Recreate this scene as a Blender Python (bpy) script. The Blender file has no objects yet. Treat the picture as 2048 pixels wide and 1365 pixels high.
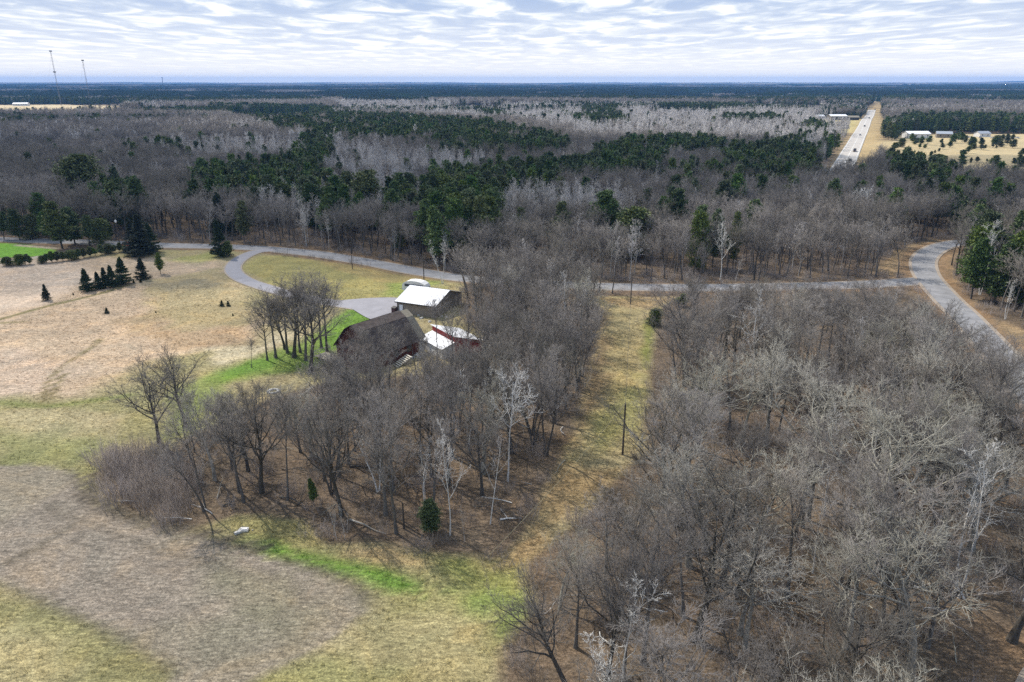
import bpy, math, random
import numpy as np
R = math.radians
rng = np.random.default_rng(7)
random.seed(7)
S = bpy.context.scene
COL = S.collection

# ---------------------------------------------------------------- camera, sky, sun, exposure
CAM_H = 50.0
PITCH = R(19.5)
FPX = 1462.0                       # focal length in pixels of the 2048 wide photograph
cam = bpy.data.cameras.new('camera')
cam.sensor_width = 36.0
cam.lens = 36.0 * FPX / 2048
cam.clip_start = 0.5
cam.clip_end = 90000
camo = bpy.data.objects.new('camera', cam)
camo.location = (0, 0, CAM_H)
camo.rotation_euler = (math.pi/2 - PITCH, 0, 0)
COL.objects.link(camo)
S.camera = camo

SUN_EL, SUN_AZ = R(48), R(-48)      # azimuth measured from +Y towards +X
sdir = (math.cos(SUN_EL)*math.sin(SUN_AZ), math.cos(SUN_EL)*math.cos(SUN_AZ), math.sin(SUN_EL))
sun = bpy.data.lights.new('sun', 'SUN')
sun.energy = 4.5
sun.angle = R(0.6)
sun.color = (1.0, 0.93, 0.82)
suno = bpy.data.objects.new('sun', sun)
suno.rotation_euler = (math.pi/2 - SUN_EL, 0, math.pi - SUN_AZ)
suno.location = (-500, 500, 900)
COL.objects.link(suno)

def N(nt, typ, **kw):
    n = nt.nodes.new(typ)
    for k, v in kw.items():
        if k == 'ins':
            for i, val in v.items():
                n.inputs[i].default_value = val
        else:
            setattr(n, k, v)
    return n
def LK(nt, a, b): nt.links.new(a, b)
def mathn(nt, op, a, b=None, c=None, clamp=False):
    n = nt.nodes.new('ShaderNodeMath'); n.operation = op; n.use_clamp = clamp
    for i, v in enumerate((a, b, c)):
        if v is None: continue
        if isinstance(v, (int, float)): n.inputs[i].default_value = v
        else: nt.links.new(v, n.inputs[i])
    return n.outputs[0]
def ramp(nt, fac, stops, interp='LINEAR'):
    n = nt.nodes.new('ShaderNodeValToRGB'); n.color_ramp.interpolation = interp
    cr = n.color_ramp
    while len(cr.elements) < len(stops): cr.elements.new(0.5)
    for e, (p, c) in zip(cr.elements, stops):
        e.position = p; e.color = (c, c, c, 1) if isinstance(c, (int, float)) else (*c, 1)
    nt.links.new(fac, n.inputs[0])
    return n.outputs[0]
def mix(nt, fac, a, b, mode='MIX'):
    n = nt.nodes.new('ShaderNodeMix'); n.data_type = 'RGBA'; n.blend_type = mode
    for s, v in ((n.inputs[0], fac), (n.inputs[6], a), (n.inputs[7], b)):
        if isinstance(v, (int, float)): s.default_value = v
        elif isinstance(v, tuple): s.default_value = (*v, 1)
        else: nt.links.new(v, s)
    return n.outputs[2]

W = bpy.data.worlds.new('World'); S.world = W; W.use_nodes = True
nt = W.node_tree; nt.nodes.clear()
sky = N(nt, 'ShaderNodeTexSky', sky_type='NISHITA', sun_disc=False, sun_elevation=SUN_EL, sun_rotation=SUN_AZ,
        altitude=300, air_density=1.0, dust_density=1.0, ozone_density=1.0)
bg1 = N(nt, 'ShaderNodeBackground', ins={1: 0.10}); LK(nt, sky.outputs[0], bg1.inputs[0])
tc = N(nt, 'ShaderNodeTexCoord')
sep = N(nt, 'ShaderNodeSeparateXYZ'); LK(nt, tc.outputs['Generated'], sep.inputs[0])
zz = mathn(nt, 'MAXIMUM', sep.outputs[2], 0.0)
zp = mathn(nt, 'ADD', zz, 0.022)
ux = mathn(nt, 'DIVIDE', sep.outputs[0], zp); uy = mathn(nt, 'DIVIDE', sep.outputs[1], zp)
comb = N(nt, 'ShaderNodeCombineXYZ'); LK(nt, mathn(nt, 'MULTIPLY', ux, 1.75), comb.inputs[0]); LK(nt, mathn(nt, 'MULTIPLY', uy, 0.95), comb.inputs[1])
nz = N(nt, 'ShaderNodeTexNoise', ins={'Scale': 0.95, 'Detail': 9.0, 'Roughness': 0.56, 'Distortion': 0.55}); LK(nt, comb.outputs[0], nz.inputs['Vector'])
nz2 = N(nt, 'ShaderNodeTexNoise', ins={'Scale': 0.33, 'Detail': 3.0, 'Roughness': 0.5}); LK(nt, comb.outputs[0], nz2.inputs['Vector'])
s_ = mathn(nt, 'ADD', mathn(nt, 'MULTIPLY', nz.outputs[0], 0.78), mathn(nt, 'MULTIPLY', nz2.outputs[0], 0.22))
horf = ramp(nt, zz, [(0.0, 0.0), (0.045, 0.55), (0.12, 1.0)])
cl_col = ramp(nt, s_, [(0.35, (1.12, 1.12, 1.11)), (0.42, (0.90, 0.93, 0.97)), (0.46, (0.66, 0.74, 0.86)), (0.51, (0.43, 0.545, 0.73)), (0.58, (0.29, 0.42, 0.66))])
cl_fin = mix(nt, horf, (1.16, 1.10, 1.02), cl_col)
bg2 = N(nt, 'ShaderNodeBackground', ins={1: 1.0}); LK(nt, cl_fin, bg2.inputs[0])
cover = ramp(nt, s_, [(0.30, 0.72), (0.42, 0.97), (0.6, 0.99)])
ms = N(nt, 'ShaderNodeMixShader'); LK(nt, cover, ms.inputs[0]); LK(nt, bg1.outputs[0], ms.inputs[1]); LK(nt, bg2.outputs[0], ms.inputs[2])
wo = N(nt, 'ShaderNodeOutputWorld'); LK(nt, ms.outputs[0], wo.inputs[0])

S.view_settings.view_transform = 'Standard'
S.view_settings.look = 'None'
S.view_settings.exposure = 0.24
S.view_settings.gamma = 1.0
S.view_settings.use_curve_mapping = False
S.render.engine = 'CYCLES'
S.cycles.max_bounces = 5
S.cycles.diffuse_bounces = 2
S.cycles.glossy_bounces = 2
S.cycles.transparent_max_bounces = 8
S.cycles.volume_bounces = 1
S.cycles.use_denoising = False

# ---------------------------------------------------------------- geometry of the place
def G(px, py, z=0.0):
    """ground point of the survey: where the sight line through a photo pixel meets height z"""
    u = (px - 1024.0)/FPX; v = (682.5 - py)/FPX
    dy = math.cos(PITCH) + v*math.sin(PITCH)
    dz = -math.sin(PITCH) + v*math.cos(PITCH)
    t = (z - CAM_H)/dz
    return (u*t, dy*t)
def GP(pts, z=0.0): return np.array([G(x, y, z) for x, y in pts])
def top_height(px, py, pytop):
    x, y = G(px, py)
    v = (682.5 - pytop)/FPX
    dy = math.cos(PITCH) + v*math.sin(PITCH); dz = -math.sin(PITCH) + v*math.cos(PITCH)
    return CAM_H + dz*(y/dy)

def vnoise(x, y, scale, seed=0):
    """smooth value noise on arrays"""
    x = np.asarray(x)/scale; y = np.asarray(y)/scale
    xi = np.floor(x).astype(np.int64); yi = np.floor(y).astype(np.int64)
    fx = x-xi; fy = y-yi
    fx = fx*fx*(3-2*fx); fy = fy*fy*(3-2*fy)
    def h(a, b):
        n = (a*374761393 + b*668265263 + seed*974634777) & 0xffffffff
        n = ((n ^ (n >> 13))*1274126177) & 0xffffffff
        n = n ^ (n >> 16)
        return (n & 0xffff)/65535.0
    return (h(xi, yi)*(1-fx)+h(xi+1, yi)*fx)*(1-fy) + (h(xi, yi+1)*(1-fx)+h(xi+1, yi+1)*fx)*fy
def fnoise(x, y, scale, seed=0, octs=4):
    s = 0; a = 1; t = 0
    for i in range(octs):
        s = s + a*vnoise(x, y, scale/2**i, seed+i*17); t += a; a *= 0.55
    return s/t

def sstep(a, b, x):
    t = np.clip((x-a)/(b-a), 0, 1); return t*t*(3-2*t)

def terrain(x, y):
    x = np.asarray(x, float); y = np.asarray(y, float)
    d = np.hypot(x, y)
    near = (fnoise(x, y, 45, 3, 3)-0.5)*0.9
    mid = (fnoise(x, y, 260, 9, 3)-0.5)*10*sstep(350, 1500, d)
    far = ((fnoise(x, y, 1800, 21, 4)-0.5)*46+34)*sstep(4500, 14500, d)
    hill = 62*np.exp(-((x-11900)/1300)**2 - ((y-16300)/1500)**2)
    return near + mid + far + hill

def poly_sd(P, x, y):
    """signed distance to polygon, positive inside"""
    x = np.asarray(x, float); y = np.asarray(y, float)
    d2 = np.full(x.shape, 1e18); ins = np.zeros(x.shape, bool)
    n = len(P)
    for i in range(n):
        ax, ay = P[i]; bx, by = P[(i+1) % n]
        ex, ey = bx-ax, by-ay
        wx, wy = x-ax, y-ay
        t = np.clip((wx*ex+wy*ey)/(ex*ex+ey*ey+1e-12), 0, 1)
        d2 = np.minimum(d2, (wx-ex*t)**2 + (wy-ey*t)**2)
        c = ((ay > y) != (by > y)) & (x < ex*(y-ay)/(ey if abs(ey) > 1e-12 else 1e-12) + ax)
        ins ^= c
    return np.where(ins, 1, -1)*np.sqrt(d2)
def line_d(P, x, y):
    x = np.asarray(x, float); y = np.asarray(y, float)
    d2 = np.full(x.shape, 1e18)
    for i in range(len(P)-1):
        ax, ay = P[i]; bx, by = P[i+1]
        ex, ey = bx-ax, by-ay
        t = np.clip(((x-ax)*ex+(y-ay)*ey)/(ex*ex+ey*ey+1e-12), 0, 1)
        d2 = np.minimum(d2, (x-ax-ex*t)**2 + (y-ay-ey*t)**2)
    return np.sqrt(d2)
def catmull(P, step=2.0):
    P = np.asarray(P, float); out = []
    Q = np.vstack([2*P[0]-P[1], P, 2*P[-1]-P[-2]])
    for i in range(1, len(Q)-2):
        L = np.linalg.norm(Q[i+1]-Q[i]); n = max(2, int(L/step))
        for k in range(n):
            t = k/n
            out.append(0.5*((2*Q[i]) + (-Q[i-1]+Q[i+1])*t + (2*Q[i-1]-5*Q[i]+4*Q[i+1]-Q[i+2])*t*t + (-Q[i-1]+3*Q[i]-3*Q[i+1]+Q[i+2])*t**3))
    out.append(P[-1])
    return np.array(out)

# road centre lines
ROAD = catmull(GP([(-500, 470), (-100, 476), (215, 486), (330, 491), (480, 495), (600, 504), (700, 519), (850, 546), (960, 561), (1190, 572), (1420, 574), (1640, 573), (1760, 569), (1850, 562)]), 2.5)
ROAD_R = catmull(GP([(2080, 472), (1990, 478), (1930, 483), (1880, 493), (1850, 515), (1850, 545), (1880, 585), (1925, 630), (1980, 690), (2060, 780), (2150, 900), (2200, 1060), (2240, 1250), (2140, 1400), (2090, 1600)]), 2.0)
DRIVE = catmull(GP([(545, 500), (510, 505), (478, 520), (466, 540), (490, 562), (560, 585), (630, 600), (705, 612), (760, 620)]), 1.5)
HWY = GP([(1655, 395), (1708, 305), (1733, 250), (1752, 205)])
hd = (HWY[-1]-HWY[0]); hd = hd/np.linalg.norm(hd)
HWY = np.array([HWY[0]-hd*60, HWY[0], HWY[0]+hd*400, HWY[0]+hd*900, HWY[0]+hd*1500])
hwy_end = G(1752, 205)

# open ground
FIELD = GP([(-900, 520), (-500, 515), (80, 517), (240, 497), (510, 503), (850, 552), (925, 566), (925, 640), (965, 668), (950, 700), (870, 745), (700, 760), (640, 765), (560, 790), (470, 830), (370, 880), (330, 915), (215, 905), (195, 960), (235, 1020), (370, 1060), (470, 1030), (600, 1040), (650, 1095), (760, 1085), (880, 1115), (1000, 1128),
            (1060, 1060), (1110, 960), (1150, 850), (1190, 720), (1200, 620), (1190, 592), (1350, 592), (1322, 620), (1305, 700), (1292, 800), (1290, 900), (1230, 965), (1130, 1060), (1045, 1130), (1060, 1220), (1000, 1300), (960, 1500), (900, 2000), (-2000, 2000), (-3000, 1000)])
LANE_B = GP([(1000, 1128), (1060, 1060), (1110, 960), (1150, 850), (1190, 720), (1200, 620), (1190, 590), (1350, 590), (1322, 620), (1305, 700), (1292, 800), (1290, 900), (1230, 965), (1130, 1060), (1045, 1130)])
VERGE_R = GP([(1745, 545), (1790, 500), (1850, 480), (1920, 474), (1920, 500), (1900, 530), (1925, 590), (1980, 640), (2048, 660), (2200, 740), (2200, 800), (2048, 715), (1960, 665), (1880, 590), (1830, 560)])
MEADOW_R = np.vstack([GP([(1700, 292), (1785, 281), (1800, 270), (1900, 267), (2300, 267), (2600, 300)]), GP([(2500, 340), (2048, 336), (1930, 334), (1860, 322), (1790, 308), (1768, 296)], 12.0)])
HWY_VERGE = np.vstack([GP([(1655, 328)], 10), GP([(1700, 262), (1733, 222), (1748, 203), (1762, 203), (1768, 240), (1770, 262), (1765, 290)]), GP([(1745, 330)], 10)])
CLEAR_FAR = [GP(p) for p in (
    [(-200, 212), (0, 209), (130, 208), (250, 213), (250, 228), (120, 236), (0, 240), (-300, 242)],
    [(450, 234), (620, 228), (640, 246), (560, 256), (470, 254)],
    [(1620, 243), (1700, 238), (1722, 242), (1700, 266), (1640, 266)],
    [(1180, 268), (1215, 266), (1215, 275), (1190, 277)],
    [(1180, 214), (1480, 216), (1480, 218), (1180, 217)],
    [(1290, 228), (1430, 231), (1440, 242), (1300, 240)], [(680, 206), (860, 207), (860, 216), (690, 216)], [(900, 218), (1010, 221), (1000, 230), (900, 228)], [(1480, 216), (1640, 219), (1640, 228), (1490, 226)], [(280, 222), (420, 222), (420, 232), (290, 233)], [(1840, 206), (2048, 208), (2048, 214), (1840, 213)])]
LAWN = GP([(-600, 492), (-100, 484), (40, 486), (105, 497), (118, 508), (50, 514), (-60, 517), (-600, 530)])
FRONT_LEFT = GP([(-1200, 470), (0, 478), (200, 484), (500, 490), (500, 500), (0, 540), (-1200, 560)])

def mk(P, w, x, y, nseed=0, amp=3.0, ns=7.0):
    """soft ragged mask of a polygon, w metres of soft edge"""
    sd = poly_sd(P, x, y) + (fnoise(x, y, ns, 50+nseed, 3)-0.5)*2*amp
    return sstep(-w, w, sd)
TILLED = GP([(-400, 960), (-50, 935), (60, 928), (150, 945), (172, 990), (240, 1032), (400, 1068), (560, 1120), (700, 1168), (735, 1220), (650, 1290), (500, 1365), (480, 1420), (340, 1420), (345, 1335), (200, 1258), (0, 1168), (-150, 1110), (-400, 1060)])
COVERS = [  # polygon (photo pixels on the ground), colour, softness, strength, ragged amplitude
 ([(-800, 530), (200, 515), (430, 515), (520, 640), (500, 690), (300, 730), (150, 800), (60, 815), (-800, 790)], (0.40, 0.305, 0.215), 6, .95, 4),
 ([(-800, 530), (170, 520), (190, 560), (60, 620), (-800, 680)], (0.47, 0.375, 0.29), 5, .9, 4),
 ([(-800, 690), (60, 700), (150, 740), (80, 800), (-800, 795)], (0.45, 0.35, 0.265), 5, .8, 6),
 ([(240, 640), (420, 600), (520, 640), (480, 690), (330, 700)], (0.33, 0.23, 0.13), 6, .6, 6),
 ([(300, 560), (430, 540), (520, 590), (500, 650), (300, 650)], (0.30, 0.25, 0.13), 6, .75, 6),
 ([(270, 568), (380, 560), (450, 566), (420, 578), (330, 586)], (0.19, 0.17, 0.12), 3, .7, 4),
 ([(325, 520), (450, 500), (455, 515), (400, 530)], (0.27, 0.27, 0.09), 5, .8, 3),
 ([(420, 700), (520, 690), (570, 640), (600, 680), (520, 715), (440, 730)], (0.46, 0.40, 0.28), 3, .8, 4),
 ([(485, 540), (510, 512), (600, 508), (700, 526), (855, 556), (880, 600), (790, 596), (690, 600), (560, 576)], (0.29, 0.255, 0.10), 3, .95, 2),
 ([(760, 555), (880, 560), (870, 590), (780, 590)], (0.17, 0.25, 0.05), 5, .6, 5),
 ([(620, 520), (730, 535), (860, 562), (800, 568), (680, 545)], (0.33, 0.24, 0.11), 3, .6, 3),
 ([(410, 755), (520, 715), (600, 690), (680, 640), (700, 610), (760, 630), (700, 690), (640, 735), (560, 745), (450, 775), (360, 860), (330, 850)], (0.15, 0.215, 0.045), 4, .9, 3),
 ([(650, 640), (700, 615), (750, 628), (700, 680), (640, 715)], (0.12, 0.225, 0.03), 3, .8, 2),
 ([(440, 745), (500, 722), (560, 715), (540, 735), (450, 760)], (0.11, 0.205, 0.03), 2, .8, 2),
 ([(330, 780), (430, 770), (440, 850), (330, 880)], (0.21, 0.23, 0.08), 6, .8, 4),
 ([(-400, 800), (100, 806), (240, 796), (300, 780), (340, 860), (200, 910), (150, 945), (0, 965), (-400, 970)], (0.245, 0.225, 0.11), 5, .95, 4),
 ([(0, 825), (120, 815), (250, 830), (220, 870), (120, 880), (0, 870)], (0.36, 0.30, 0.175), 4, .85, 4),
 ([(0, 865), (200, 880), (250, 900), (180, 950), (90, 925), (0, 950)], (0.18, 0.19, 0.075), 5, .6, 5),
 ([(190, 910), (200, 1000), (280, 1040), (420, 1060), (640, 1085), (1000, 1125), (1050, 1240), (960, 1400), (500, 1400), (740, 1220), (560, 1120), (400, 1070), (240, 1032), (172, 990), (155, 945)], (0.26, 0.235, 0.105), 3, .95, 2),
 ([(400, 1010), (600, 1010), (650, 1100), (500, 1075), (380, 1055)], (0.29, 0.25, 0.10), 4, .8, 3),
 ([(690, 1090), (800, 1090), (830, 1130), (760, 1130), (680, 1110)], (0.34, 0.245, 0.14), 3, .7, 3),
 ([(470, 1075), (560, 1082), (640, 1108), (760, 1140), (840, 1165), (850, 1195), (700, 1158), (600, 1130), (520, 1103)], (0.11, 0.205, 0.03), 2, .95, 1.5),
 ([(870, 1170), (1040, 1190), (1040, 1240), (930, 1215)], (0.14, 0.21, 0.045), 3, .7, 4),
 ([(880, 1110), (1020, 1130), (1040, 1190), (900, 1180)], (0.235, 0.235, 0.075), 3, .9, 3),
 ([(740, 1230), (1000, 1230), (960, 1400), (560, 1400)], (0.31, 0.265, 0.14), 4, .8, 4),
 ([(500, 1345), (700, 1290), (800, 1340), (780, 1420), (480, 1420)], (0.20, 0.205, 0.08), 4, .6, 4),
 ([(-600, 1110), (0, 1172), (200, 1262), (345, 1340), (360, 1420), (200, 1700), (-600, 1600)], (0.215, 0.20, 0.095), 3, .95, 2),
 ([(-300, 1230), (60, 1250), (160, 1320), (180, 1420), (-300, 1500)], (0.36, 0.31, 0.17), 4, .8, 4),
]
LANE_COVERS = [
 ([(1190, 592), (1350, 592), (1310, 640), (1200, 640)], (0.30, 0.215, 0.115), 4, .9, 4),
 ([(1210, 612), (1300, 618), (1290, 660), (1215, 660)], (0.34, 0.28, 0.145), 4, .9, 3),
 ([(1215, 660), (1292, 660), (1285, 800), (1280, 900), (1170, 930), (1200, 800)], (0.285, 0.23, 0.115), 4, .95, 3),
 ([(1245, 740), (1300, 740), (1290, 860), (1200, 900), (1180, 880)], (0.25, 0.24, 0.085), 3, .6, 4),
 ([(1190, 620), (1215, 640), (1215, 780), (1180, 850), (1120, 960), (1090, 1050), (1020, 1135), (980, 1135)], (0.205, 0.14, 0.08), 4, .8, 3),
 ([(1120, 940), (1240, 940), (1200, 1000), (1080, 1120), (1000, 1130), (1060, 1040)], (0.265, 0.185, 0.095), 4, .85, 4),
 ([(1290, 640), (1312, 640), (1300, 740), (1285, 740)], (0.15, 0.18, 0.03), 2, .7, 2),
]
TRACKS = [([(0, 640), (80, 618), (200, 590), (260, 572)], (0.14, 0.125, 0.05), .9, .9), ([(-60, 652), (0, 648), (60, 645)], (0.20, 0.17, 0.07), .6, .7),
          ([(85, 812), (92, 775), (112, 745), (170, 705), (200, 680)], (0.19, 0.155, 0.075), .5, .85), ([(105, 812), (110, 778), (128, 750)], (0.19, 0.155, 0.075), .5, .85),
          ([(-50, 800), (40, 810), (110, 812), (200, 798), (260, 790)], (0.17, 0.19, 0.06), .9, .7),
          ([(150, 950), (165, 990), (205, 1020), (300, 1050), (420, 1075), (520, 1100)], (0.095, 0.08, 0.062), .7, .85), ([(178, 950), (190, 985), (230, 1015), (320, 1042), (440, 1066), (540, 1092)], (0.10, 0.085, 0.066), .7, .85),
          ([(270, 1045), (400, 1085), (470, 1110)], (0.15, 0.14, 0.10), .4, .5),
          ([(1245, 740), (1225, 790), (1170, 860), (1130, 900)], (0.36, 0.29, 0.13), .5, .5),
          ([(0, 1130), (80, 1090), (140, 1050)], (0.12, 0.105, 0.08), .8, .7),
          ([(560, 1118), (640, 1140), (700, 1166), (738, 1200)], (0.10, 0.09, 0.07), .7, .7), ([(-60, 1150), (0, 1168), (100, 1212), (200, 1260), (300, 1310), (345, 1345)], (0.12, 0.11, 0.07), .7, .6), ([(100, 1010), (260, 1080), (440, 1130), (600, 1180)], (0.14, 0.12, 0.09), .6, .5), ([(60, 1060), (220, 1130), (400, 1200), (520, 1260)], (0.29, 0.25, 0.20), .7, .4)]
PATHS = [([(-300, 524), (0, 521), (50, 518), (82, 513)], (0.42, 0.37, 0.29), 1.6), ([(35, 490), (110, 497)], (0.40, 0.33, 0.24), 1.0)]

def ground_cover(x, y):
    x = np.asarray(x, float); y = np.asarray(y, float)
    d = np.hypot(x, y)
    sh = x.shape
    C = np.zeros(sh+(3,))
    n1 = fnoise(x, y, 9, 1, 4)[..., None]; n2 = fnoise(x, y, 3.0, 2, 3)[..., None]
    C[:] = np.array((0.165, 0.122, 0.080))*(1-n1) + np.array((0.120, 0.090, 0.066))*n1
    C *= 0.75+0.5*n2
    def put(m, col):
        m = m[..., None]; C[:] = C*(1-m)+np.array(col)*m
    # far land, fields between woods
    nf = fnoise(x, y, 420, 77, 4); f = sstep(0.575, 0.61, nf)*sstep(1800, 2600, d)
    put(f*0.9, (0.42, 0.34, 0.21))
    ff = sstep(3200, 5500, d)
    if ff.max() > 0:
        k = fnoise(x, y, 600, 91, 5)[..., None]
        far = np.where(k > 0.5, np.array((0.03, 0.045, 0.035)), np.array((0.10, 0.085, 0.08)))
        k2 = fnoise(x, y*2.5, 900, 95, 4)
        far = np.where((k2 > 0.66)[..., None], np.array((0.30, 0.25, 0.17)), far)
        C[:] = C*(1-ff[..., None]) + far*ff[..., None]
    near = d < 420
    idx = np.nonzero(near)
    if len(idx[0]):
        xs, ys = x[idx], y[idx]; c = C[idx]
        a1 = fnoise(xs, ys, 14, 5, 4)[:, None]; a2 = fnoise(xs, ys, 2.2, 6, 3)[:, None]; a3 = fnoise(xs*0.55, ys*1.9, 5, 8, 3)[:, None]
        def p2(P, col, w=2, s=1.0, amp=2, seed=0, tex=True):
            m = (mk(P, w*0.5, xs, ys, seed, amp)*s)[:, None]
            cc = np.array(col)[None, :]
            if tex: cc = cc*(0.80+0.40*a1)*(0.86+0.28*a2)*(0.86+0.28*a3)
            c[:] = c*(1-m)+cc*m
        p2(FIELD, (0.30, 0.25, 0.14), 2, 1, 1.0)
        g_ = sstep(0.5, 0.72, a1[:, 0])*mk(FIELD, 1, xs, ys, 0, 1)*0.5
        c[:] = c*(1-g_[:, None]) + np.array((0.24, 0.225, 0.10))*g_[:, None]
        for i, (P, col, w, s, amp) in enumerate(COVERS + LANE_COVERS):
            inside = mk(FIELD, 1.0, xs, ys, 0, 1.0)
            m = (mk(GP(P), w*0.5, xs, ys, i+3, amp)*s*inside)[:, None]
            cc = np.array(col)[None, :]*(0.80+0.40*a1)*(0.86+0.28*a2)*(0.86+0.28*a3)
            c[:] = c*(1-m)+cc*m
        # tilled ground: streaks follow the plough
        st = fnoise(xs*0.8+ys*0.9, (xs-ys)*0.16, 1.7, 31, 3)[:, None]
        gp = .35*sstep(0.56, 0.72, fnoise(xs, ys, 16, 33, 3))[:, None]
        m = mk(TILLED, .4, xs, ys, 2, .35)[:, None]
        cc = np.array((0.238, 0.202, 0.162))*(0.66+0.30*a1+0.38*st)*(.90+.2*a2)
        cc = cc*(1-gp*0.5)+np.array((0.21, 0.20, 0.11))*gp*0.5
        c[:] = c*(1-m)+cc*m
        for P, col, w, s, amp in [([(600, 1180), (700, 1165), (745, 1210), (700, 1270), (620, 1300)], (0.25, 0.215, 0.14), 4, .35, 6), ([(430, 1150), (560, 1150), (600, 1190), (520, 1210)], (0.23, 0.215, 0.12), 5, .3, 7), ([(420, 1250), (600, 1240), (560, 1300), (440, 1310)], (0.19, 0.18, 0.12), 4, .25, 6)]:
            p2(GP(P), col, w, s, amp, 12)
        for P, col, w, s in TRACKS:
            dd = line_d(catmull(GP(P), 2), xs, ys) + (fnoise(xs, ys, 3, 44, 2)-.5)*0.8
            m = (sstep(w*1.5, w*0.4, dd)*s)[:, None]
            c[:] = c*(1-m) + np.array(col)*m
        p2(LAWN, (0.16, 0.33, 0.04), 1, 1, .3, 7, False)
        for P, col, w in PATHS:
            dd = line_d(catmull(GP(P), 2), xs, ys)
            m = sstep(w+.3, w-.2, dd)[:, None]; c[:] = c*(1-m)+np.array(col)*m
        p2(VERGE_R, (0.265, 0.19, 0.11), 3, .95, 2, 9)
        # verges along the road
        for ln, hw in ((ROAD, 5.2), (ROAD_R, 5.6)):
            dd = line_d(ln[::2], xs, ys) + (a1[:, 0]-.5)*3
            m = (sstep(hw+1.6, hw-.6, dd)*0.75)[:, None]
            c[:] = c*(1-m)+np.array((0.22, 0.145, 0.085))*(0.7+.6*a2)*m
        C[idx] = c
    mid = (d > 350) & (d < 3500)
    idx = np.nonzero(mid)
    if len(idx[0]):
        xs, ys = x[idx], y[idx]; c = C[idx]
        a1 = fnoise(xs, ys, 60, 15, 4)[:, None]; a2 = fnoise(xs, ys, 12, 16, 3)[:, None]
        for P, col in [(MEADOW_R, (0.44, 0.355, 0.205)), (HWY_VERGE, (0.40, 0.30, 0.155))]+list(zip(CLEAR_FAR, [(0.52, 0.42, 0.26), (0.25, 0.34, 0.09), (0.45, 0.38, 0.17), (0.5, 0.42, 0.28), (0.03, 0.08, 0.03), (0.46, 0.38, 0.22), (0.5, 0.4, 0.25), (0.30, 0.33, 0.13), (0.5, 0.42, 0.26), (0.48, 0.39, 0.24), (0.5, 0.42, 0.27)])):
            m = sstep(-4, 4, poly_sd(P, xs, ys))[:, None]
            c[:] = c*(1-m)+np.array(col)*(0.7+.4*a1+.2*a2)*m
        C[idx] = c
    return np.clip(C, 0.01, 0.8)

# ---------------------------------------------------------------- mesh helpers
def mesh_np(name, V, quads=None, tris=None, mats=(), smooth=False, midx=None):
    me = bpy.data.meshes.new(name)
    V = np.asarray(V, np.float32)
    parts = []; lens = []
    if quads is not None and len(quads): parts.append(np.asarray(quads, np.int32).ravel()); lens.append(np.full(len(quads), 4))
    if tris is not None and len(tris): parts.append(np.asarray(tris, np.int32).ravel()); lens.append(np.full(len(tris), 3))
    loops = np.concatenate(parts); lens = np.concatenate(lens)
    me.vertices.add(len(V)); me.vertices.foreach_set('co', V.ravel())
    me.loops.add(len(loops)); me.loops.foreach_set('vertex_index', loops)
    me.polygons.add(len(lens))
    st = np.concatenate([[0], np.cumsum(lens)[:-1]]).astype(np.int32)
    me.polygons.foreach_set('loop_start', st)
    if midx is not None: me.polygons.foreach_set('material_index', np.asarray(midx, np.int32))
    for m in mats: me.materials.append(m)
    me.update(calc_edges=True)
    if smooth: me.polygons.foreach_set('use_smooth', np.ones(len(lens), bool))
    return me
def link(name, me, parent=None, loc=None, rotz=0, label=None, cat=None, group=None, kind=None):
    o = bpy.data.objects.new(name, me); COL.objects.link(o)
    if loc is not None: o.location = loc
    if rotz: o.rotation_euler = (0, 0, rotz)
    if parent is not None: o.parent = parent
    if label: o['label'] = label
    if cat: o['category'] = cat
    if group: o['group'] = group
    if kind: o['kind'] = kind
    return o
def thing(name, label, cat, loc, rotz=0, group=None, scale=None):
    o = link(name, None, None, loc, rotz, label, cat, group)
    o.empty_display_size = 0.5
    if scale is not None: o.scale = scale
    return o

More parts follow.
